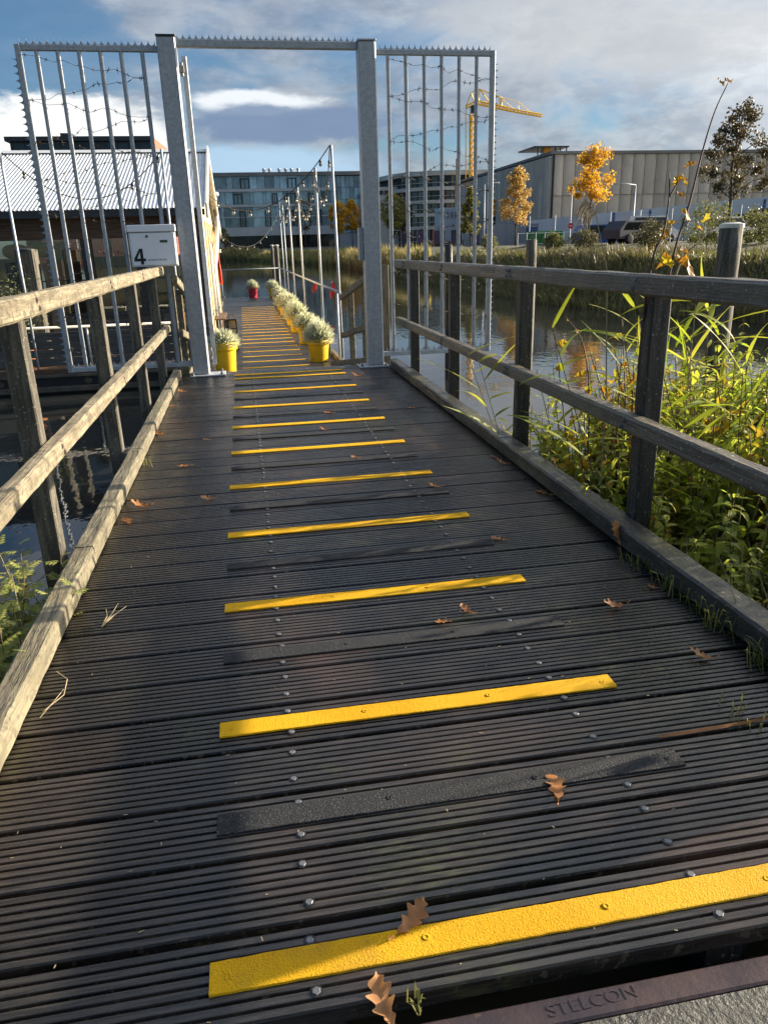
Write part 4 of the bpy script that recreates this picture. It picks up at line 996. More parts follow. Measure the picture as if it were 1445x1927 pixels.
# unfinished concrete block with rounded corner
uf = thing('unfinished_building', 'grey concrete office shell with rounded balcony corner beside the yellow crane', 'building', None, (55, 190, GZ))
def corner_path(off, kk=9):
    P = [(74, 190 + off), (52, 190 + off)]
    for i in range(1, kk + 1):
        a = i / kk * R(72); P.append((52 - (14 - off) * math.sin(a), 190 + off + (14 - off) * (1 - math.cos(a)) ))
    ex, ey = P[-1]; P.append((ex - 4 , ey + 14)); return P
levels = [(17.0, 18.0), (13.7, 14.5), (10.8, 11.55), (7.85, 8.6), (4.9, 5.65)]
for z0, z1 in levels:
    P = corner_path(0 if z1 < 17 else -.4); MB().prism(P + [(P[-1][0] + 2, 225), (74, 225)], z0, z1).build('floor_slab', 'site_concrete', uf)
for li in range(5):
    zt = levels[li][0]; zb = levels[li + 1][1] if li < 4 else GZ + .3
    P = corner_path(1.6); pts = []
    for i in range(len(P) - 1):
        a = Vector((*P[i], 0)); b = Vector((*P[i + 1], 0)); k = max(1, int((b - a).length / 1.75))
        for j in range(k): pts.append((a.lerp(b, j / k), a.lerp(b, (j + 1) / k)))
    for i, (a, b) in enumerate(pts):
        t = (b - a).normalized(); nn = Vector((t.y, -t.x, 0)) * .05
        a2 = a + t * .12; b2 = b - t * .12
        p = MB().add([(a2.x, a2.y, zb), (b2.x, b2.y, zb), (b2.x, b2.y, zt), (a2.x, a2.y, zt)], [(0, 1, 2, 3)]).build('window', 'site_glass', uf)
        if i % 2 == 0: MB().add([(a.x + nn.x - t.x * .1, a.y + nn.y - t.y * .1, zb), (a.x + nn.x + t.x * .1, a.y + nn.y + t.y * .1, zb), (a.x + nn.x + t.x * .1, a.y + nn.y + t.y * .1, zt), (a.x + nn.x - t.x * .1, a.y + nn.y - t.y * .1, zt)], [(0, 1, 2, 3)]).build('mullion', 'site_concrete' if i % 4 == 0 else 'black_paint', p)
    mb = MB(); Q = corner_path(.15); mb.tube([(x, y, zb + .9) for x, y in Q], .06, 5); mb.build('guard_rail', 'site_concrete', uf)
MB().box(40, 73.5, 199, 224, GZ - .5, 17.5).build('core', 'dark_metal', uf)
lw = thing('concrete_annex', 'narrow pale concrete annex at the left end of the unfinished building', 'building', None, (35.5, 200, GZ))
MB().box(34.6, 41, 200, 216, GZ - .5, 13.4).build('wall', 'site_concrete', lw); MB().box(33.6, 41.2, 199, 216.5, 11.2, 12.0).build('balcony', 'site_concrete', lw); MB().box(34.2, 40.5, 199.4, 216, 14.4, 15.2).build('roof', 'site_concrete', lw)
for i in range(4): MB().box(35 + 1.4 * i, 35.2 + 1.4 * i, 199.6, 199.8, 13.41, 14.39).build('column', 'site_concrete', lw)
for z in (3.2, 6.3): MB().box(38.5, 39.6, 199.93, 199.99, z, z + 1.6).build('window', 'dark_glass', lw)
wc = thing('site_cabin', 'white stacked site cabins before the unfinished building', 'site cabin', None, (46, 150, GZ))
for i, (z0, z1) in enumerate(((3.6, 6.9), (.9, 3.55))): MB().box(38.2, 48.0 - .2 * i, 150, 154, z0 + 1.0, z1 + 1.0, .05).build('cabin', 'white_panel', wc)
for i in range(4): MB().box(38.8 + .8 * i, 39.2 + .8 * i, 149.93, 149.98, 6.0, 7.2).build('slot_window', 'hoarding', wc)
# grey factory with moulded concrete panels
fa = thing('factory_building', 'large windowless grey factory with tall ribbed concrete panels', 'building', None, (65, 115, GZ))
MB().box(46.6, 110, 115.5, 170, GZ - .5, 13.2).build('core', 'panel_concrete', fa)
def rib_panel(w, h, bulge):
    mb = MB(); k = 6; v = []
    for i in range(k + 1):
        u = i / k; x = w * u; y = -bulge * math.sin(u * math.pi) ** .6
        v += [(x, y, 0), (x, y, h)]
    mb.add(v, [(2 * i, 2 * i + 2, 2 * i + 3, 2 * i + 1) for i in range(k)])
    mb.add([(0, 0, 0), (w, 0, 0), (w, .3, 0), (0, .3, 0), (0, 0, h), (w, 0, h), (w, .3, h), (0, .3, h)], [(0, 4, 7, 3), (1, 2, 6, 5), (2, 3, 7, 6), (4, 5, 6, 7)])
    return mb.mesh('wall_panel', 'panel_concrete')
pa = rib_panel(1.78, 5.55, .28); pb = rib_panel(1.78, 6.1, .16); pc = rib_panel(.95, 11.8, .14)
for i in range(32):
    x = 46.4 + 1.85 * i
    link('wall_panel', pa, fa, (x, 115.1, 7.75)); link('wall_panel', pb, fa, (x, 115.15, 1.6))
for i in range(36): link('wall_panel', pc, fa, (46.2, 116.2 + 1.05 * i, 1.4), (0, 0, R(-90)))
MB().box(46.0, 110, 114.6, 170, 13.35, 13.75).build('roof_edge', 'office_roof', fa)
MB().box(45.0, 50.6, 119, 126, 14.75, 14.95).build('canopy', 'dark_metal', fa); MB().box(46.8, 47.8, 119.5, 120.2, 13.3, 14.75).build('orange_door', 'orange_paint', fa)
for x in (45.6, 46.2, 48.4, 49.2, 50.2): MB().box(x, x + .12, 119.1, 119.3, 13.7, 14.75).build('canopy_post', 'dark_metal', fa)
MB().box(46.42, 46.56, 114.5, 115.05, 1.2, 13.3).build('joint_strip', 'black_paint', fa)
# low pale hall
ha = thing('white_hall', 'low pale blue-white hall with loading doors before the factory on the right', 'building', None, (45, 78, GZ))
MB().add([(37, 84, GZ), (62, 72, GZ), (62, 90, GZ), (37, 100, GZ), (37, 84, 3.9), (62, 72, 5.6), (62, 90, 5.6), (37, 100, 3.9)], [(0, 1, 5, 4), (4, 5, 6, 7), (1, 2, 6, 5), (3, 0, 4, 7), (2, 3, 7, 6)]).build('wall', 'shed_white', ha)
for i in range(7):
    u0 = .05 + .135 * i; a = Vector((37 + 25 * u0, 84 - 12 * u0 - .12, GZ + .05)); b = Vector((37 + 25 * (u0 + .075), 84 - 12 * (u0 + .075) - .12, GZ + .05))
    h_ = 1.7 + 1.2 * u0
    MB().add([a, b, b + Vector((0, 0, h_)), a + Vector((0, 0, h_))], [(0, 1, 2, 3)]).build('loading_door', ('blue_paint', 'dark_glass', 'white_panel')[i % 3], ha)
    MB().box(b.x + .3, b.x + .5, b.y - .2, b.y - .05, GZ, GZ + 3.0 + 1.4 * u0).build('column', 'blue_paint', ha)

# ------------------------------------------------------------------ tower crane
cr = thing('tower_crane', 'yellow tower crane with drooping lattice jib behind the gate panel', 'crane', None, (49, 165, GZ))
def lattice(mb, a, b, w, n_, r_, third=None):
    a = Vector(a); b = Vector(b); t = (b - a).normalized(); s1 = t.cross(Vector((0, 1, 0))).normalized() * w / 2; s2 = Vector((0, 1, 0)) * w / 2
    C = [s1 + s2, s1 - s2, -s1 - s2, -s1 + s2]
    for c in C: mb.tube([a + c, b + c], r_, 4)
    for i in range(n_):
        p = a.lerp(b, i / n_); q = a.lerp(b, (i + 1) / n_)
        for j in range(4): mb.tube([p + C[j], q + C[(j + 1) % 4]], r_ * .55, 3)
mb = MB(); lattice(mb, (49.0, 165, GZ), (48.85, 165, 26.2), .72, 22, .14); mb.build('mast', 'crane_yellow', cr)
MB().box(48.5, 49.3, 164.6, 165.4, 10.5, 11.4).build('mast_collar', 'crane_yellow', cr)
MB().box(48.55, 49.25, 164.4, 165.4, 26.3, 27.7, .05).build('slewing_unit', 'dark_metal', cr)
mb = MB(); lattice(mb, (47.6, 165, 27.5), (49.8, 165, 28.3), .5, 3, .12); lattice(mb, (49.8, 165, 28.3), (56.5, 165, 27.1), .55, 9, .13); lattice(mb, (56.5, 165, 27.0), (63.8, 165, 25.9), .45, 9, .11); mb.build('jib', 'crane_yellow', cr)
mb = MB()
for pth in ([(47.6, 165, 27.5), (48.6, 165, 30.0), (50.3, 165, 30.7), (54.6, 165, 29.3)], [(48.6, 165, 30.0), (49.3, 165, 28.3)], [(50.3, 165, 30.7), (50.2, 165, 28.2)], [(50.3, 165, 30.7), (53.0, 165, 27.8)], [(54.6, 165, 29.3), (54.8, 165, 27.6)], [(55.0, 165, 29.3), (55.1, 165, 27.5)]): mb.tube(pth, .13, 5)
mb.build('tower_top', 'crane_yellow', cr)
mb = MB()
for pth in ([(54.8, 165, 29.3), (58.6, 165, 28.4), (61.2, 165, 26.6)], [(58.6, 165, 28.4), (58.8, 165, 26.9)], [(54.9, 165, 29.2), (58.0, 165, 26.9)]): mb.tube(pth, .06, 4)
for dx in (0, .35): mb.tube([(47.5 + dx * .2, 165, 26.5), (47.7 + dx * .2, 165, GZ + 4)], .07, 4)
mb.tube([(47.6, 165, 27.5), (47.5, 165, 26.4)], .07, 4); mb.build('stay_ropes', 'crane_yellow', cr)
MB().box(46.6, 51.4, 163, 167, GZ - .2, GZ + 1.2).build('base_ballast', 'site_concrete', cr)
tag(MB().box(44.2, 44.75, 160, 160.5, 9.5, 17.5, .05).build('site_hoist', 'orange_paint'), 'thin orange hoist mast against the unfinished building left of the crane', 'hoist')
bm_ = thing('boom_lift', 'red boom lift basket raised before the unfinished building', 'boom lift', None, (53.5, 160, GZ))
MB().add([(52.2, 160, 13.2), (53.2, 160, 12.8), (54.6, 160, 14.4), (54.2, 160, 15.0), (52.2, 161, 13.2), (53.2, 161, 12.8), (54.6, 161, 14.4), (54.2, 161, 15.0)], [(0, 1, 2, 3), (7, 6, 5, 4), (0, 4, 5, 1), (1, 5, 6, 2), (2, 6, 7, 3), (3, 7, 4, 0)]).build('basket', 'red_plastic', bm_)
MB().tube([(53.2, 160.5, 13.2), (56.5, 160.5, 7), (54, 160.5, GZ + .8)], .16, 6).build('boom', 'galvanised', bm_); MB().box(52.8, 55.4, 159.6, 161.4, GZ, GZ + .9, .05).build('chassis', 'red_plastic', bm_)

# ------------------------------------------------------------------ street clutter on the far bank
gc = thing('green_container', 'green site container with pale door on the far bank', 'container', None, (25, 62, GZ))
MB().box(23.9, 26.3, 62, 64.4, GZ, GZ + 1.12, .03).build('body', 'green_paint', gc); MB().box(24.8, 25.4, 61.95, 61.99, GZ + .05, GZ + .85).build('door', 'white_panel', gc)
for i in range(7): MB().box(24.0 + .33 * i, 24.06 + .33 * i, 61.96, 61.998, GZ + .08, GZ + 1.05).build('rib', 'green_paint', gc)
oc = thing('orange_container', 'orange skip container hung against the grey concrete shell', 'container', None, (46, 140, 6)); MB().box(45.2, 46.6, 140, 142, 6.0, 8.5, .05).build('body', 'orange_paint', oc); MB().box(45.15, 46.65, 139.96, 142.02, 8.5, 8.62).build('rim', 'orange_paint', oc)
MB().box(45.4, 46.4, 140.2, 141.8, GZ, 6.0).build('stand', 'dark_metal', oc)
ho = thing('site_hoarding', 'grey site hoarding with blue notice boards beside the golden tree', 'hoarding', None, (31, 92, GZ))
for i in range(7): MB().box(28.6 + 1.02 * i, 29.58 + 1.02 * i, 92, 92.08, GZ, GZ + 2.4).build('panel', 'hoarding', ho)
for x in (29.0, 34.2, 34.9): MB().box(x, x + .6, 91.94, 91.99, GZ + .8, GZ + 2.0).build('notice_board', 'blue_paint', ho)
for i in range(6):
    a = [-.5, 1.9, 4.4, 7, 9.8, 12.3][i]
    t = thing('banner_stand', ['dark banner stand leftmost below the concrete shell', 'purple-dark banner stand second below the concrete shell', 'dark banner stand third below the concrete shell', 'dark banner stand fourth below the white cabins', 'dark banner stand fifth below the white cabins', 'dark banner stand nearest the crane foot'][i], 'banner', 'banners on the far bank', (24 + a, 115, GZ))
    MB().box(24 + a, 25.7 + a, 115, 115.1, GZ + .4, GZ + 2.3).build('banner', 'banner_dark', t)
    MB().tube([(24 + a, 115.05, GZ), (24 + a, 115.05, GZ + 2.4)], .05, 5).build('pole', 'galvanised_pale', t); MB().tube([(25.7 + a, 115.05, GZ), (25.7 + a, 115.05, GZ + 2.4)], .05, 5).build('pole', 'galvanised_pale', t)
def car(name, label, x, y, rz, body, L=4.2, van=False, group='vehicles on the far bank'):
    t = thing(name, label, 'van' if van else 'car', group, (0, 0, 0))
    H = 1.95 if van else 1.45; h1 = .85 if not van else 1.05
    side = [(-L / 2, .35), (L / 2, .35), (L / 2, .75), (L / 2 - .75, h1), (L / 2 - 1.5, H), (-L / 2 + (.15 if van else .5), H), (-L / 2, h1 + .05)]
    k = len(side); v = [(a, -.85, b) for a, b in side] + [(a, .85, b) for a, b in side]
    MB().add(v, [tuple(range(k)), tuple(range(k, 2 * k))[::-1]] + [(i, k + i, k + (i + 1) % k, (i + 1) % k) for i in range(k)]).build('body', body, t)
    for s in (-1, 1):
        MB().add([(L / 2 - .95, s * .856, h1 + .03), (L / 2 - 1.52, s * .856, H - .1), (-L / 2 + .6, s * .856, H - .1), (-L / 2 + .3, s * .856, h1 + .03)], [(0, 1, 2, 3)]).build('window', 'dark_glass', t)
        for xx in (-L / 2 + .8, L / 2 - .85): link('wheel', MB().lathe([(.001, -.1), (.32, -.1), (.32, .1), (.18, .11), (.001, .11)], 14, capb=False).mesh('wheel', 'rubber', True), t, (xx, s * .82, .32), (R(90), 0, 0))
    t.location = (x, y, GZ); t.rotation_euler = (0, 0, rz)
    return t
car('parked_van', 'white van parked before the pale hall', 31.5, 58, R(10), 'car_paint_white', 5.0, True)
car('parked_car', 'dark car parked behind the yellow leaves on the right', 26.3, 50, R(15), 'car_paint_dark')
car('parked_car', 'dark blue car parked left of the white van', 28.6, 60, R(0), 'blue_paint', 4.3)
car('parked_car', 'silver car parked near the thick pile on the right', 30.0, 46, R(12), 'car_paint_white', 4.4)
car('parked_van', 'dark van parked at the right frame edge', 36.0, 48, R(8), 'car_paint_dark', 5.0, True)
# chain-link fence on the far bank
fe = thing('wire_fence', 'pale wire mesh fence with posts along the far bank on the right', 'fence', None, (30, 42, GZ))
mb = MB(); 
for i in range(14): MB().tube([(24.8 + 1.5 * i, 66 - 2.0 * i, GZ), (24.8 + 1.5 * i, 66 - 2.0 * i, GZ + 2.4)], .035, 6).build('post', 'galvanised_pale', fe)
for j in range(9): mb.tube([(24.8, 66, GZ + .25 + .26 * j), (44.3, 40, GZ + .25 + .26 * j)], .009, 3)
mb.build('wire', 'galvanised_pale', fe)
hb = thing('crowd_barrier', 'low white barrier rails near the green container', 'barrier', None, (26, 60, GZ))
mb = MB()
for i in range(9): mb.tube([(21.6 + .75 * i, 60, GZ), (21.6 + .75 * i, 60, GZ + 1.0)], .02, 4)
for z in (.15, .95): mb.tube([(21.6, 60, GZ + z), (27.6, 60, GZ + z)], .02, 4)
mb.build('rails', 'white_panel', hb)
def lamp(x, y, h, arm, label, mat='galvanised_pale'):
    t = thing('street_lamp', label, 'street lamp', 'street lamps', (x, y, GZ))
    MB().tube([(x, y, GZ), (x, y, h * .5), (x, y, h)], [.09, .07, .05], 8).build('pole', mat, t, True)
    if arm:
        MB().tube([(x, y, h), (x + arm * .5, y, h + .12), (x + arm, y, h + .08)], .04, 6).build('arm', mat, t, True)
        MB().box(min(x + arm, x + arm * 1.4), max(x + arm, x + arm * 1.4), y - .12, y + .12, h + .02, h + .16, .04).build('lamp_head', 'white_panel', t)
lamp(25.1, 80, 7.0, 1.1, 'white street lamp pole between the green-yellow and golden trees')
lamp(19.9, 66, 6.3, -1.6, 'street lamp with long arm right of the orange tree') if False else None
lamp(30.2, 58, 5.2, -2.0, 'street lamp with arm left, right of the orange tree')
lamp(33.0, 45, 6.5, 0, 'plain light pole right of the dark brown tree')
lamp(37.3, 130, 5.6, 1.4, 'far small street lamp with arm left of the white cabins')
lamp(10.8, 205, 13.5, 0, 'thin pale lamp pole before the glass office')
ss = thing('stop_sign', 'round red traffic sign on a pole left of the orange tree trunk', 'traffic sign', None, (24.2, 56, GZ))
MB().tube([(24.2, 56, GZ), (24.2, 56, 5.0)], .04, 6).build('pole', 'galvanised_pale', ss)
link('plate', MB().lathe([(.21, 0), (.21, .03)], 16, capt=True).mesh('plate', 'road_red'), ss, (24.2, 55.94, 2.35), (R(90), 0, 0)); MB().box(24.08, 24.32, 55.90, 55.935, 2.32, 2.38).build('bar', 'white_panel', ss)

# ================================================================== trees
def tree(name, label, base, H, crown, leaf, nl, seed, ls=.17, shape=lambda u: math.sin(math.pi * min(1, u * .92 + .08)) ** .7, trunk_r=.10, group='autumn trees on the far bank', cz0=.4, nb=26, cl=(.17, .34), rv=(.7, 1.15)):
    r = random.Random(seed); x, y, z = base
    t = thing(name, label, 'tree', group, base)
    mb = MB(); top = Vector((x + r.uniform(-.2, .2), y, z + H * .96))
    path = [Vector((x, y, z - .2)), Vector((x + r.uniform(-.06, .06), y, z + H * .3)), Vector((x + r.uniform(-.15, .15), y + .05, z + H * .62)), top]
    mb.tube(path, [trunk_r, trunk_r * .8, trunk_r * .5, trunk_r * .15], 8)
    clumps = []
    for i in range(nb):
        u = (i + .5) / nb; zz = cz0 + (1 - cz0) * u; a = i * 2.4 + r.uniform(-.4, .4)
        p0 = path[1].lerp(top, max(0, (zz - .36) / .64)); rad = crown * shape(u) * r.uniform(*rv)
        p1 = Vector((x, y, z + H * zz)) + Vector((math.cos(a) * rad, math.sin(a) * rad, H * r.uniform(-.01, .06)))
        pm1 = p0.lerp(p1, .5) + Vector((0, 0, H * .015))
        mb.tube([p0 - Vector((0, 0, H * .06)), pm1, p1], [trunk_r * .28, trunk_r * .16, trunk_r * .05], 5)
        for q in range(3): clumps.append((p0.lerp(p1, r.uniform(.35, 1.0)) + Vector((r.gauss(0, .12), r.gauss(0, .12), r.gauss(0, .10))) * crown * .6, crown * r.uniform(*cl)))
    mb.build('trunk', 'bark', t, True)
    fm = MB()
    for i in range(nl):
        c, cr_ = clumps[r.randrange(len(clumps))]
        d = Vector((r.gauss(0, 1), r.gauss(0, 1), r.gauss(0, .8))).normalized() * cr_ * r.random() ** .4
        p = c + d; s = ls * r.uniform(.6, 1.2)
        a1 = Vector((r.uniform(-1, 1), r.uniform(-1, 1), r.uniform(-1, .6))).normalized() * s; b1 = a1.cross(Vector((r.uniform(-1, 1), r.uniform(-1, 1), r.uniform(-1, 1)))).normalized() * s * .42
        fm.add([p - a1 * .5, p + b1, p + a1 * .5, p - b1], [(0, 1, 2, 3)])
    fm.build('crown', leaf, t)
    return t
tree('autumn_tree', 'orange-yellow young tree standing before the grey factory', (25.2, 55, GZ), 6.5, 1.65, 'crown_orange', 3600, 33, .17, lambda u: 1.05 * (1 - .72 * max(0, u - .3) / .7) * min(1, .55 + u * 2), cz0=.46, trunk_r=.085, nb=17, cl=(.15, .36), rv=(.45, 1.3))
tree('autumn_tree', 'golden-brown conical tree at the left end of the grey factory', (26.8, 75, GZ), 7.0, 1.75, 'crown_gold', 6500, 22, .17, lambda u: (1 - u) ** .6 * min(1, u * 6 + .4), cz0=.33)
tree('autumn_tree', 'green-yellow tree right behind the crane mast foot', (25.1, 85, GZ), 5.8, 1.35, 'crown_green', 6000, 23, .19, lambda u: (1 - u) ** .55 * min(1, u * 6 + .5), cz0=.2)
tree('autumn_tree', 'dark brown backlit tree at the right edge above the thick pile', (25.1, 38, GZ), 6.1, 1.75, 'crown_brown', 5600, 24, .14, lambda u: .25 + .9 * math.sin(math.pi * min(1, .25 + u * .62)) * (1 - .75 * max(0, u - .45) / .55), cz0=.42, trunk_r=.11, nb=22, cl=(.12, .32), rv=(.5, 1.3))
tree('autumn_tree', 'orange-yellow tree before the office, left of the right gate post', (24.2, 196, GZ), 10.5, 2.5, 'crown_orange', 2600, 25, .42, group='trees before the office')
tree('autumn_tree', 'yellow-brown tree before the office touching the right gate post', (28.0, 198, GZ), 11.0, 2.7, 'crown_orange', 2600, 26, .42, group='trees before the office')
tree('autumn_tree', 'thin bare-looking brown tree before the office among the light poles', (16.4, 200, GZ), 11.5, 2.8, 'crown_brown', 900, 27, .35, group='trees before the office')
tree('autumn_tree', 'small green tree before the office beside the hut end', (-3.6, 205, GZ), 5.5, 1.6, 'crown_green', 800, 28, .35, group='trees before the office')
tree('autumn_tree', 'dark green tree just right of the right gate post on the far bank', (22.8, 118, GZ), 7.5, 2.2, 'crown_green', 2600, 29, .26)
tree('autumn_tree', 'short dark green tree behind the left bars of the right gate panel', (25.6, 124, GZ), 6.5, 1.8, 'crown_brown', 2000, 30, .26)

# ================================================================== reed belts and bank grass (uncountable)
def shore_pts(seg, n_, r):
    out = []
    L = []
    for i in range(len(seg) - 1): L.append(math.hypot(seg[i + 1][0] - seg[i][0], seg[i + 1][1] - seg[i][1]))
    T_ = sum(L)
    for _ in range(n_):
        d = r.random() * T_; i = 0
        while d > L[i]: d -= L[i]; i += 1
        u = d / L[i]; ax, ay = seg[i]; bx, by = seg[i + 1]
        nx_, ny_ = (by - ay) / L[i], -(bx - ax) / L[i]
        out.append((ax + (bx - ax) * u, ay + (by - ay) * u, nx_, ny_))
    return out
def blades(name, label, mat, seg, n_, h, depth, wd, seed, bend=.35, clump=.5, zcap=.45):
    r = random.Random(seed); mb = MB()
    for (x, y, nx_, ny_) in shore_pts(seg, n_, r):
        o = r.uniform(-.5, depth); px, py = x + nx_ * o, y + ny_ * o
        m_ = mnoise.noise(Vector((px * .22, py * .22, seed)))
        hh = h * (r.uniform(.5, 1.1) if r.random() < .88 else r.uniform(1.1, 1.45)) * (1 + clump * m_)
        z0 = max(WL - .1, WL + o * .55); z0 = min(z0, zcap)
        a = r.uniform(0, 6.283); bx, by = math.cos(a) * hh * bend * r.random(), math.sin(a) * hh * bend * r.random()
        w = wd * r.uniform(.6, 1.3); a2 = r.uniform(0, 3.14); wx_, wy_ = math.cos(a2) * w, math.sin(a2) * w
        mb.add([(px - wx_, py - wy_, z0), (px + wx_, py + wy_, z0), (px + bx * .4 + wx_ * .9, py + by * .4 + wy_ * .9, z0 + hh * .6), (px + bx * .4 - wx_ * .9, py + by * .4 - wy_ * .9, z0 + hh * .6), (px + bx, py + by, z0 + hh * (1 - .25 * math.hypot(bx, by) / hh))], [(0, 1, 2, 3), (3, 2, 4)])
    return stuff(mb.build(name, mat), label, 'reeds')
# water lies on the left when walking along the shore from near to far
SR = [(13, 10), (15.2, 18), (12.3, 28.5), (12.0, 40), (12.5, 61)]; SM = [(12.5, 61), (12.8, 100), (8, 150), (2, 188)]; SF = [(2, 188), (-15, 213), (-40, 213)]
blades('bank_grass', 'brown rough grass covering the right far bank', 'bank_grass', SR, 30000, .46, 6.0, .024, 1, .9, .6)
blades('bank_growth', 'dull green growth on top of the right far bank', 'bank_green', SR, 22000, .36, 6.5, .024, 2, .7, .7)
blades('reed_belt', 'golden reed belt along the far shore behind the gate', 'reed_gold', SM, 20000, 1.15, 2.4, .05, 3, .25, .3, .0)
blades('reed_belt', 'green lower edge of the far reed belt', 'bank_green', SM, 16000, 1.05, 2.4, .05, 4, .35, .5, .0)
blades('reed_belt', 'low reed fringe before the glass office', 'reed_gold', SF, 9000, 1.9, 3.0, .10, 5, .25, .3, .2)
blades('reed_belt', 'olive fringe at the office waterline', 'bank_green', SF, 5000, 1.3, 2.5, .10, 6, .25, .3, .1)

# ================================================================== near vegetation
def leaf_poly(L, W, fold=.25, droop=.35, serr=0, n_=6):
    """one leaf along +Y from the origin, folded on its midrib, tip drooping"""
    v = []; f = []
    for i in range(n_ + 1):
        u = i / n_; w = W * (math.sin(math.pi * u ** .75) ** .9 if 0 < u < 1 else .02)
        if serr and i % 2: w *= 1 - serr
        z = -droop * L * u * u
        v += [(-w, L * u, z + fold * w), (0, L * u, z), (w, L * u, z + fold * w)]
    for i in range(n_):
        a = i * 3; f += [(a, a + 1, a + 4, a + 3), (a + 1, a + 2, a + 5, a + 4)]
    return v, f
def place(v, M_): return [M_ @ Vector(p) for p in v]
def leaf_mat(p, az_, pitch, roll=0): return Matrix.Translation(p) @ Matrix.Rotation(az_, 4, 'Z') @ Matrix.Rotation(pitch, 4, 'X') @ Matrix.Rotation(roll, 4, 'Y')
def nettle(seed, H=1.0):
    r = random.Random(seed); stem = MB(); lv = MB()
    def shoot(base, top, nn, ls, start):
        mid = base.lerp(top, .5) + Vector((r.uniform(-.05, .05), r.uniform(-.05, .05), 0)) * (top - base).length
        path = [base, mid, top]; stem.tube(path, [.0042, .0034, .0015], 5)
        for i in range(nn):
            u = start + (1 - start) * (i + .5) / nn; p = base.lerp(mid, u * 2) if u < .5 else mid.lerp(top, u * 2 - 1)
            L = ls * (1.0 - .55 * max(0, (u - .55) / .45)) * r.uniform(.75, 1.2)
            a0 = (i % 2) * R(90) + r.uniform(-.35, .35)
            for s in (0, math.pi):
                v, f = leaf_poly(L, L * .30, .3, r.uniform(.1, .5), .28, 8)
                lv.add(place(v, leaf_mat(p, a0 + s, R(r.uniform(-35, 25)), R(r.uniform(-20, 20)))), f)
    top = Vector((r.uniform(-.12, .12), r.uniform(-.12, .12), H))
    shoot(Vector((0, 0, 0)), top, 19, .088, .10)
    for i in range(9):
        b = Vector((0, 0, 0)).lerp(top, r.uniform(.2, .65)); a = r.uniform(0, 6.28)
        shoot(b, b + Vector((math.cos(a) * .14, math.sin(a) * .14, H * r.uniform(.12, .30))), 7, .070, .2)
    return stem.mesh('stem', 'nettle_stem'), lv.mesh('leaves', {44: 'leaf_bramble', 45: 'leaf_weed'}.get(seed, 'leaf_nettle'))
NET = [nettle(s) for s in range(40, 46)]
r = random.Random(77)
def ground_z(x, y): return max(gheight(x, y), WL - .05)
spots = []
tries = 0
while len(spots) < 250 and tries < 9000:
    tries += 1
    x = 1.80 + 2.6 * r.random() ** 1.6; y = r.uniform(1.35, 5.4)
    if y > 3.4 + (x - 1.8) * 1.3 + .9 or y < .72 * x - .2: continue
    if min([9] + [math.hypot(x - a, y - b) for a, b in spots]) < .085: continue
    spots.append((x, y))
for (x, y) in ((1.74, 2.02), (1.73, 2.16), (1.72, 1.90), (1.745, 2.62), (1.75, 3.25), (1.77, 3.5), (1.76, 2.86)): spots.append((x, y))
for _ in range(28): spots.append((1.80 + .42 * r.random(), r.uniform(3.1, 4.9)))
for i, (x, y) in enumerate(spots):
    z = ground_z(x, y); near = x < 1.79
    top = (r.uniform(.02, .26) if y > 3.0 else r.uniform(.05, .2)) if near else (.34 + .44 * min(1, (x - 1.78) / .8)) * r.uniform(.5, 1.15) - .05 * (y - 3.) - .42 * min(1, max(0, 3.0 - y)) * min(1, max(.0, 2.6 - x) + .4)
    hh = max(.35, top - z)
    t = thing('nettle_plant', 'low nettle overhanging the right kerb from outside' if near else 'leafy green nettle in the dense thicket outside the right handrail', 'nettle', 'nettles overhanging the right kerb' if near else 'nettles in the thicket by the right handrail', (x, y, z), (R(r.uniform(-9, 9)), R(r.uniform(-14, 6)), r.uniform(0, 6.28)))
    t.scale = (max(.75, hh ** .5),) * 2 + (hh,)
    a, b = NET[i % 6]
    s_ = bpy.data.objects.new('stem', a); COL.objects.link(s_); s_.parent = t
    l_ = bpy.data.objects.new('leaves', b); COL.objects.link(l_); l_.parent = t; l_['kind'] = 'stuff'

# reeds with long bright leaves
def blade_mesh(L, W, arc, seed):
    v = []; f = []; k = 9; r_ = random.Random(seed)
    for i in range(k + 1):
        u = i / k; w = W * min(1, u * 5 + .25) * (1 - u ** 2.2) + .0006; y = L * math.sin(u * arc) / arc; z = -L * (1 - math.cos(u * arc)) / arc
        tw = u * r_.uniform(.2, .9)
        v += [(-w * math.cos(tw), y, z - w * math.sin(tw) + .2 * w), (0, y, z), (w * math.cos(tw), y, z + w * math.sin(tw) + .2 * w)]
    for i in range(k): a = i * 3; f += [(a, a + 1, a + 4, a + 3), (a + 1, a + 2, a + 5, a + 4)]
    return MB().add(v, f).mesh('leaf', 'leaf_reed', True)
BL = [blade_mesh(L, W, arc, s) for L, W, arc, s in ((.52, .015, .5, 1), (.44, .016, .8, 2), (.60, .014, .35, 3), (.36, .014, 1.1, 4))]
reed_spots = []
for i in range(24):
    x = r.uniform(2.05, 3.3); y = r.uniform(2.9, 4.5) + (x - 1.9) * .25
    reed_spots.append((x, y))
reed_spots += [(1.86, 4.75), (1.95, 5.0), (2.05, 4.5), (2.0, 3.6), (2.15, 3.4), (2.3, 3.2)]
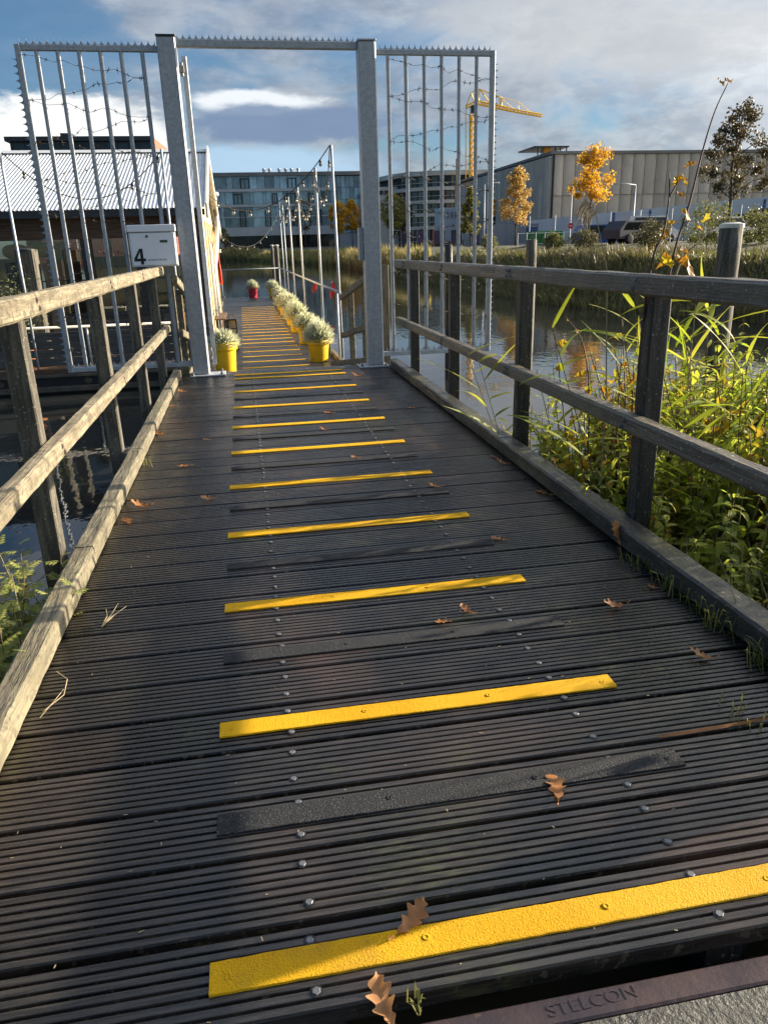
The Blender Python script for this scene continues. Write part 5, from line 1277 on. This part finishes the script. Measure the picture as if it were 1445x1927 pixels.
for i, (x, y) in enumerate(reed_spots):
    z = ground_z(x, y); far = y > 4.4
    H = (r.uniform(.35, .62) if far and x < 2.2 else r.uniform(.55, 1.02)) - z
    t = thing('reed_plant', 'tall reed with long bright green blades among the nettles', 'reed', 'reeds beside the right handrail', (x, y, z))
    lean = Vector((r.uniform(-.28, -.02), r.uniform(-.1, .1), 0)) * H
    top = Vector((x, y, z)) + lean + Vector((0, 0, H)); mid = Vector((x, y, z)) + lean * .35 + Vector((0, 0, H * .5))
    MB().tube([(x, y, z), mid, top], [.0045, .0038, .0018], 5).build('stem', 'dry_stem' if i % 4 == 0 else 'nettle_stem', t)
    nl = 9
    for q in range(nl):
        u = .40 + .58 * q / (nl - 1); p = Vector((x, y, z)).lerp(mid, u * 2) if u < .5 else mid.lerp(top, u * 2 - 1)
        az_ = r.choice((R(-75), R(-60), R(100))) + r.uniform(-.7, .7)
        link('leaf', BL[r.randrange(4)], t, p, (R(r.uniform(15, 62)), R(r.uniform(-30, 30)), az_), r.uniform(.65, 1.05))

# thicket shrub with yellowing leaves and long bare shoots
sh = thing('shrub', 'straggly shrub with yellowing round leaves and long bare shoots above the right handrail', 'shrub', None, (1.98, 3.35, -.5))
def rleaf(L, W, droop, seed):
    v, f = leaf_poly(L, W, .35, droop, .10, 6); r_ = random.Random(seed)
    v = [(a * r_.uniform(.8, 1.1) + r_.uniform(-.003, .003), b, c + r_.uniform(-.009, .009)) for a, b, c in v]
    return MB().add(v, f)
RLB = [rleaf(.070, .030, d, i).mesh('leaf', 'leaf_bramble') for i, d in enumerate((.2, .6, -.2))]
RLY = [rleaf(.050, .019, d * 1.6, i + 5).mesh('leaf', 'leaf_yellow') for i, d in enumerate((.3, .8, -.3))]
def shoot(path, rad, nleaf, lset, u0=.2, sc=1.0, mat='twig_bark'):
    P = [Vector(p) for p in path]; k = len(P)
    # smooth through points
    Q = []
    for i in range(k - 1):
        for j in range(5):
            u = j / 5; p0 = P[max(0, i - 1)]; p1 = P[i]; p2 = P[i + 1]; p3 = P[min(k - 1, i + 2)]
            Q.append(.5 * ((2 * p1) + (p2 - p0) * u + (2 * p0 - 5 * p1 + 4 * p2 - p3) * u * u + (3 * p1 - p0 - 3 * p2 + p3) * u ** 3))
    Q.append(P[-1])
    MB().tube(Q, [rad * (1 - .7 * i / (len(Q) - 1)) for i in range(len(Q))], 6).build('branch', mat, sh, True)
    for i in range(nleaf):
        u = u0 + (1 - u0) * (i + r.random()) / nleaf; q = Q[min(len(Q) - 1, int(u * (len(Q) - 1)))]
        link('leaf', lset[r.randrange(3)], sh, q, (R(r.uniform(-60, 40)), R(r.uniform(-50, 50)), r.uniform(0, 6.28)), sc * r.uniform(.7, 1.15))
# tall shoots rising past the top rail (about 3 m from the viewer)
shoot([(1.93, 3.30, -.45), (1.80, 3.16, .55), (1.745, 3.0, 1.17), (1.80, 3.0, 1.42), (1.833, 3.0, 1.609), (1.87, 3.0, 1.76), (1.914, 3.0, 1.86)], .0062, 0, RLY)
for (px, pz, s) in ((1.909, 1.862, .95), (1.904, 1.852, .7), (1.816, 1.58, .9), (1.790, 1.50, .9), (1.782, 1.46, .8), (1.770, 1.40, .9)): link('leaf', RLY[r.randrange(3)], sh, (px - .01, 2.99, pz), (R(r.uniform(-30, 40)), R(r.uniform(-50, 50)), r.uniform(0, 6.28)), s)
shoot([(1.90, 3.38, -.45), (1.72, 3.14, .6), (1.655, 3.0, 1.17), (1.70, 3.0, 1.32), (1.71, 3.0, 1.46), (1.700, 3.0, 1.545)], .0065, 0, RLY)
shoot([(1.71, 3.0, 1.455), (1.735, 3.0, 1.50), (1.742, 3.0, 1.535)], .004, 3, RLB, .4, .6)
for (px, pz, s) in ((1.705, 1.36, .7), (1.69, 1.30, 1.1), (1.66, 1.28, 1.0), (1.735, 1.52, .6)): link('leaf', RLY[r.randrange(3)], sh, (px, 2.99, pz), (R(r.uniform(-30, 40)), R(r.uniform(-50, 50)), r.uniform(0, 6.28)), s)
shoot([(1.95, 3.30, -.45), (1.80, 3.12, .7), (1.765, 2.98, 1.17), (1.83, 2.95, 1.28), (1.895, 2.92, 1.375)], .006, 0, RLB, mat='dry_stem')
for (px, pz, s) in ((1.875, 1.375, .8), (1.825, 1.34, .7), (1.805, 1.22, 1.0), (1.79, 1.25, 1.2), (1.77, 1.20, 1.3), (1.75, 1.22, 1.1), (1.73, 1.19, 1.0), (1.71, 1.24, 1.0)): link('leaf', (RLB + RLY)[r.randrange(6)], sh, (px, 2.97, pz), (R(r.uniform(-50, 40)), R(r.uniform(-50, 50)), r.uniform(0, 6.28)), s)
for i in range(9):
    a = r.uniform(-1, 1); b0 = (1.95 + .1 * a, 3.6 + .5 * r.random(), -.55)
    e = (1.76 + .45 * r.random(), 3.4 + 1.2 * r.random(), r.uniform(.25, 1.0))
    m1 = tuple(b0[j] + (e[j] - b0[j]) * .5 + r.uniform(-.1, .1) for j in range(3))
    shoot([b0, m1, e], .008, 9, RLB if i % 3 else RLY, .3, .95)
shoot([(1.90, 4.0, -.6), (1.86, 3.9, .3), (1.78, 3.85, .75), (1.70, 3.95, .92)], .006, 2, RLY, .8, .6)
# dry reed stalk with plume
pr_ = thing('reed_plume', 'dry reed stalk with drooping seed plume above the right handrail', 'reed', None, (1.66, 3.5, -.5))
MB().tube([(1.72, 3.42, -.5), (1.70, 3.4, .6), (1.66, 3.4, 1.17), (1.585, 3.4, 1.42), (1.555, 3.4, 1.475), (1.53, 3.4, 1.48)], [.004, .0035, .003, .002, .0015, .001], 5).build('stem', 'dry_stem', pr_)
mb = MB()
for i in range(120):
    u = r.random(); p = Vector((1.592 - .05 * u, 3.4, 1.405 + .07 * u)); d = Vector((-.035 - .05 * r.random(), r.uniform(-.03, .03), -.05 - .05 * r.random())) * r.uniform(.5, 1)
    mb.tube([p, p + d * .5 + Vector((-.008, 0, .01)), p + d], .0007, 3)
mb.build('plume', 'dry_stem', pr_)
# loose dry stems and grass in the undergrowth
mb = MB(); mb2 = MB()
for i in range(1700):
    x = 1.74 + 2.4 * r.random() ** 1.6; y = r.uniform(1.6, 5.2); z = ground_z(x, y)
    if y < .72 * x - .2: continue
    H = r.uniform(.3, .95); a = r.uniform(0, 6.28); lx, ly = math.cos(a) * H * .35 * r.random(), math.sin(a) * H * .35 * r.random()
    if i % 2: mb.tube([(x, y, z), (x + lx * .4, y + ly * .4, z + H * .6), (x + lx, y + ly, z + H)], [.0028, .002, .001], 3, False)
    else:
        w = .004; mb2.add([(x - w, y, z), (x + w, y, z), (x + lx * .5 + w, y + ly * .5, z + H * .65), (x + lx * .5 - w, y + ly * .5, z + H * .65), (x + lx * 1.5, y + ly * 1.5, z + H * .9)], [(0, 1, 2, 3), (3, 2, 4)])
stuff(mb.build('dry_stalks', 'dry_stem'), 'thin dry stalks inside the thicket by the right handrail', 'stalks')
stuff(mb2.build('undergrowth_grass', 'grass_deck'), 'long grass inside the thicket by the right handrail', 'grass')

# weeds at the left of the footbridge
def weed(seed):
    r_ = random.Random(seed); stem = MB(); lv = MB(); H = 1.0
    top = Vector((r_.uniform(-.1, .1), r_.uniform(-.1, .1), H)); stem.tube([(0, 0, 0), top * .5 + Vector((.02, .02, 0)), top], [.004, .003, .0015], 5)
    for i in range(26):
        u = .15 + .85 * i / 25; p = top * u; a = i * 2.4 + r_.uniform(-.3, .3); L = .11 * (1.1 - .6 * u) * r_.uniform(.7, 1.2)
        M0 = leaf_mat(p, a, R(r_.uniform(0, 45)))
        for q in range(7):
            uu = (q + 1) / 7; s = (-1) ** q; v, f = leaf_poly(L * .6 * (1.1 - .5 * uu), L * .12, .1, .3, 0, 3)
            M1 = M0 @ Matrix.Translation((0, L * uu, -.15 * L * uu)) @ Matrix.Rotation(R(-48 * s), 4, 'Z'); lv.add(place(v, M1), f)
    return stem.mesh('stem', 'nettle_stem'), lv.mesh('leaves', 'leaf_weed')
WD = [weed(s) for s in (1, 2, 3)]
for i in range(64):
    x = -.90 - .30 * r.random(); y = r.uniform(1.9, 3.1); z = max(ground_z(x, y), -.7)
    top = r.uniform(.04, .20) + .06 * min(1, (-.9 - x) / .3) - .35 * max(0, 2.5 - y)
    t = thing('weed', 'feathery yellow-green weed beside the left kerb at the frame edge', 'weed', 'weeds beside the left kerb', (x, y, z), (R(r.uniform(-10, 10)), R(r.uniform(-10, 10)), r.uniform(0, 6.28)))
    h_ = max(.3, top - z); t.scale = (.95, .95, h_); a, b = WD[i % 3]
    for nm, me in (('stem', a), ('leaves', b)):
        o = bpy.data.objects.new(nm, me); COL.objects.link(o); o.parent = t
        if nm == 'leaves': o['kind'] = 'stuff'
ds = thing('dry_weed', 'bleached dry weed stalks rising over the weeds at the left edge', 'weed', None, (-1.25, 2.9, -.5))
for i in range(12):
    x, y = -1.0 - .22 * r.random(), 2.7 + .4 * r.random(); H = r.uniform(.1, .27)
    e = Vector((x + r.uniform(-.1, .12), y, H)); p0 = Vector((x, y, -.55)); pmid = p0.lerp(e, .6) + Vector((.03, 0, 0))
    mb = MB().tube([p0, pmid, e], [.0035, .0028, .0012], 5)
    for q in range(4): b = pmid.lerp(e, r.random()); mb.tube([b, b + Vector((r.uniform(-.06, .06), r.uniform(-.03, .03), r.uniform(.02, .08)))], [.0018, .0008], 4)
    mb.build('stalk', 'dry_stem', ds)

# grass tufts between kerb and deck
def tuft(x, y, label, n_=26, h=.10, mat='grass_deck', spread=.05):
    t = thing('grass_tuft', label, 'grass', None, (x, y, 0)); mb = MB()
    for i in range(n_):
        a = r.uniform(0, 6.28); L = h * r.uniform(.5, 1.2); o = Vector((x + r.gauss(0, spread * .5), y + r.gauss(0, spread), .0)); d = Vector((math.cos(a), math.sin(a), 0)) * L * r.uniform(.2, .8); w = Vector((-math.sin(a), math.cos(a), 0)) * .0016
        mb.add([o - w, o + w, o + d * .5 + w + Vector((0, 0, L * .75)), o + d * .5 - w + Vector((0, 0, L * .75)), o + d + Vector((0, 0, L * .8))], [(0, 1, 2, 3), (3, 2, 4)])
    mb.build('blades', mat, t)['kind'] = 'stuff'
tuft(1.53, 2.13, 'grass tuft against the right kerb beside the overhanging nettle', 40, .10)
tuft(1.535, 2.42, 'grass tuft with brown leaf against the right kerb', 30, .09)
tuft(1.52, 2.66, 'small grass tuft against the right kerb below the hanging oak leaf', 24, .07)
tuft(1.53, 1.87, 'grass tuft against the right kerb nearest the viewer', 34, .09)
tuft(1.30, 1.60, 'thin grass growing from a plank gap beside the orange splinter', 16, .05)
tuft(-.715, 4.9, 'small yellowish grass tuft against the left kerb', 14, .06)
tuft(.20, .962, 'tiny green clover sprout in the dark gap beside the steel edge', 14, .03, spread=.012)

# ------------------------------------------------------------------ fallen oak leaves and debris
def oak_leaf(seed, curl):
    r_ = random.Random(seed); L = .105; v = []; f = []; k = 30
    bendx = r_.uniform(-.010, .010)
    for i in range(k + 1):
        u = i / k; s_ = min(1, max(0, (u - .16) / .82))
        env = .0245 * math.sin(math.pi * s_ ** 1.25) ** .75 if 0 < s_ < 1 else 0
        lobe = .74 + .26 * math.cos((s_ * 4.2 - .55) * 2 * math.pi)
        wl = max(.0009, env * lobe); wr = max(.0009, env * (.74 + .26 * math.cos((s_ * 4.2 - .75) * 2 * math.pi)))
        z = .004 + curl * L * (u - .45) ** 2 * .9; x0 = bendx * math.sin(u * 3.1)
        rip = .003 * math.sin(u * 21 + seed)
        v += [(x0 - wl, L * (u - .5) + wl * .35, z + curl * wl * .55 + rip), (x0, L * (u - .5), z), (x0 + wr, L * (u - .5) + wr * .35, z + curl * wr * .7 - rip)]
    for i in range(k): a = i * 3; f += [(a, a + 1, a + 4, a + 3), (a + 1, a + 2, a + 5, a + 4)]
    return MB().add(v, f).mesh('oak_leaf', 'leaf_oak', True)
OAK = [oak_leaf(i, c) for i, c in enumerate((.35, .8, .15, 1.1))]
LV = [(.217, 1.136, .004, 1.0, -50, 'curled oak leaf lying on the nearest yellow strip'),
      (.150, .972, -.012, 1.0, 12, 'brown oak leaf stuck in the dark gap at the bottom frame edge'),
      (.658, 1.444, .0, 1.0, -12, 'oak leaf overlapping the nearest black strip'),
      (1.275, 2.342, .0, .9, 85, 'shrivelled oak leaf near the right end of the second black strip'),
      (1.07, 3.092, .0, .75, 60, 'orange oak leaf near the right end of the third yellow strip'),
      (.728, 2.432, .0, .7, 30, 'small curled oak leaf just above the second black strip'),
      (.613, 2.36, .006, .55, 80, 'flat small leaf lying on the second black strip'),
      (1.379, 1.936, .0, .8, 55, 'narrow brown leaf right of the second yellow strip'),
      (1.545, 2.90, .05, 1.15, 8, 'large oak leaf leaning upright against the right kerb'),
      (1.491, 2.461, .0, .5, 70, 'small brown leaf beside the kerb tuft'),
      (1.52, 3.686, .0, .9, 40, 'brown leaf against the right kerb below the second post'),
      (1.50, 4.30, .0, .8, 60, 'pale leaf against the right kerb near the third post'),
      (1.49, 4.46, .0, .7, 20, 'second pale leaf against the right kerb near the third post'),
      (.981, 3.955, .0, .8, 75, 'orange leaf at the right end of the fourth black strip'),
      (1.333, 6.143, .0, .9, 80, 'orange leaf alone on the deck near the right kerb'),
      (-.632, 4.02, .0, 1.1, 80, 'wide orange oak leaf on the deck near the left kerb'),
      (-.685, 3.78, .0, 1.0, 25, 'orange oak leaf touching the left kerb'),
      (-.281, 4.066, .0, .85, 75, 'orange oak leaf between left kerb and yellow strips'),
      (-.458, 4.80, .0, .9, 85, 'flat orange leaf farther along near the left kerb'),
      (-.70, 5.749, .0, .9, 40, 'pale curled leaf against the left kerb'),
      (-.351, 5.494, .0, .6, 70, 'tiny orange leaf left of the strips'),
      (-.664, 7.586, .0, 1.0, 45, 'orange leaf by the left kerb end near the gate post'),
      (-.70, 6.887, .0, .8, 85, 'orange leaf against the left kerb before the gate'),
      (.519, 5.543, .0, .7, 85, 'orange leaf amid deck between sixth and seventh yellow strips'),
      (.619, 6.147, .0, .9, 70, 'pair-like crumpled orange leaf before the gate strips'),
      (.632, 4.70, .0, .6, 60, 'small orange leaf amid deck below the sixth yellow strip'),
      (.557, 7.321, .0, .7, 80, 'orange leaf near the last yellow strips'),
      (1.116, 7.951, .0, 1.0, 75, 'orange leaf in front of the right gate post')]
for i, (x, y, z, s, a, lab) in enumerate(LV):
    o = link('oak_leaf', OAK[i % 4], None, (x, y, z + .001), (R(62) if 'upright' in lab else R(r.uniform(-6, 6)), R(r.uniform(-8, 8)), R(a)), s * 1.12); tag(o, lab, 'leaf', 'fallen oak leaves on the deck')
v = []; f = []
for i in range(9): u = i / 8; w = .006 * math.sin(math.pi * min(1, u * .9 + .1)) + .0012; v += [(1.02 + .36 * u, 1.585 + .012 * u - w, .003), (1.02 + .36 * u, 1.585 + .012 * u, .010), (1.02 + .36 * u, 1.585 + .012 * u + w, .003)]
for i in range(8): a = i * 3; f += [(a, a + 3, a + 4, a + 1), (a + 1, a + 4, a + 5, a + 2)]
tag(MB().add(v, f).build('fallen_reed', 'leaf_oak'), 'orange dry reed blade lying in a plank gap at the right', 'dry leaf')
mb = MB()
for d in (-.04, 0, .035): mb.tube([(-.62, 2.62, .004), (-.60 + d * .3, 2.70, .006), (-.585 + d, 2.80 - abs(d), .01)], [.003, .0028, .001], 4)
tag(mb.build('straw', 'dry_stem'), 'forked pale straw lying on the deck near the left kerb', 'straw')
mb = MB().tube([(-.70, 2.08, .01), (-.655, 2.16, .012), (-.66, 2.24, .02), (-.70, 2.28, .03)], .0016, 4); mb.tube([(-.70, 2.05, .01), (-.67, 2.13, .02), (-.665, 2.2, .008)], .0012, 4)
tag(mb.build('straw', 'dry_stem'), 'thin curled stalk against the left kerb lower down', 'straw')
mb = MB()
for i in range(260):
    x = r.uniform(-.72, 1.53); y = 1.0 + 7.5 * r.random() ** 1.2; a = r.uniform(-.5, .5) + (1.57 if r.random() < .3 else 0); L = r.uniform(.003, .012)
    d = Vector((math.cos(a), math.sin(a), 0)) * L; w = Vector((-math.sin(a), math.cos(a), 0)) * r.uniform(.0006, .0016); o = Vector((x, y, .0012))
    mb.add([o - w, o + d - w, o + d + w, o + w], [(0, 1, 2, 3)])
stuff(mb.build('deck_litter', 'dry_stem'), 'tiny plant crumbs scattered over the deck', 'litter')

# bushes on the crest of the far bank
for i, (x, y, h_, lf, lab) in enumerate(((21.5, 34, 1.9, 'bank_green', 'loose grey-green bush left of the thick pile on the far bank'), (23.5, 33, 1.6, 'bank_green', 'low green bush behind the thick pile on the far bank'), (19.8, 36, 1.3, 'bank_grass', 'brown low bush behind the tall bare shoots'),
        (20.5, 50, 1.0, 'bank_green', 'low bush under the orange tree'), (20.0, 44, 1.1, 'bank_grass', 'straggly brown bush right of the orange tree'), (22.5, 70, 1.2, 'bank_green', 'low bush at the foot of the golden tree'))):
    tree('bush', lab, (x, y, .7), h_, h_ * .75, lf, 2600, 60 + i, .10, lambda u: .5 + .5 * math.sin(math.pi * u), trunk_r=.02, group='bushes on the far bank', cz0=.1)
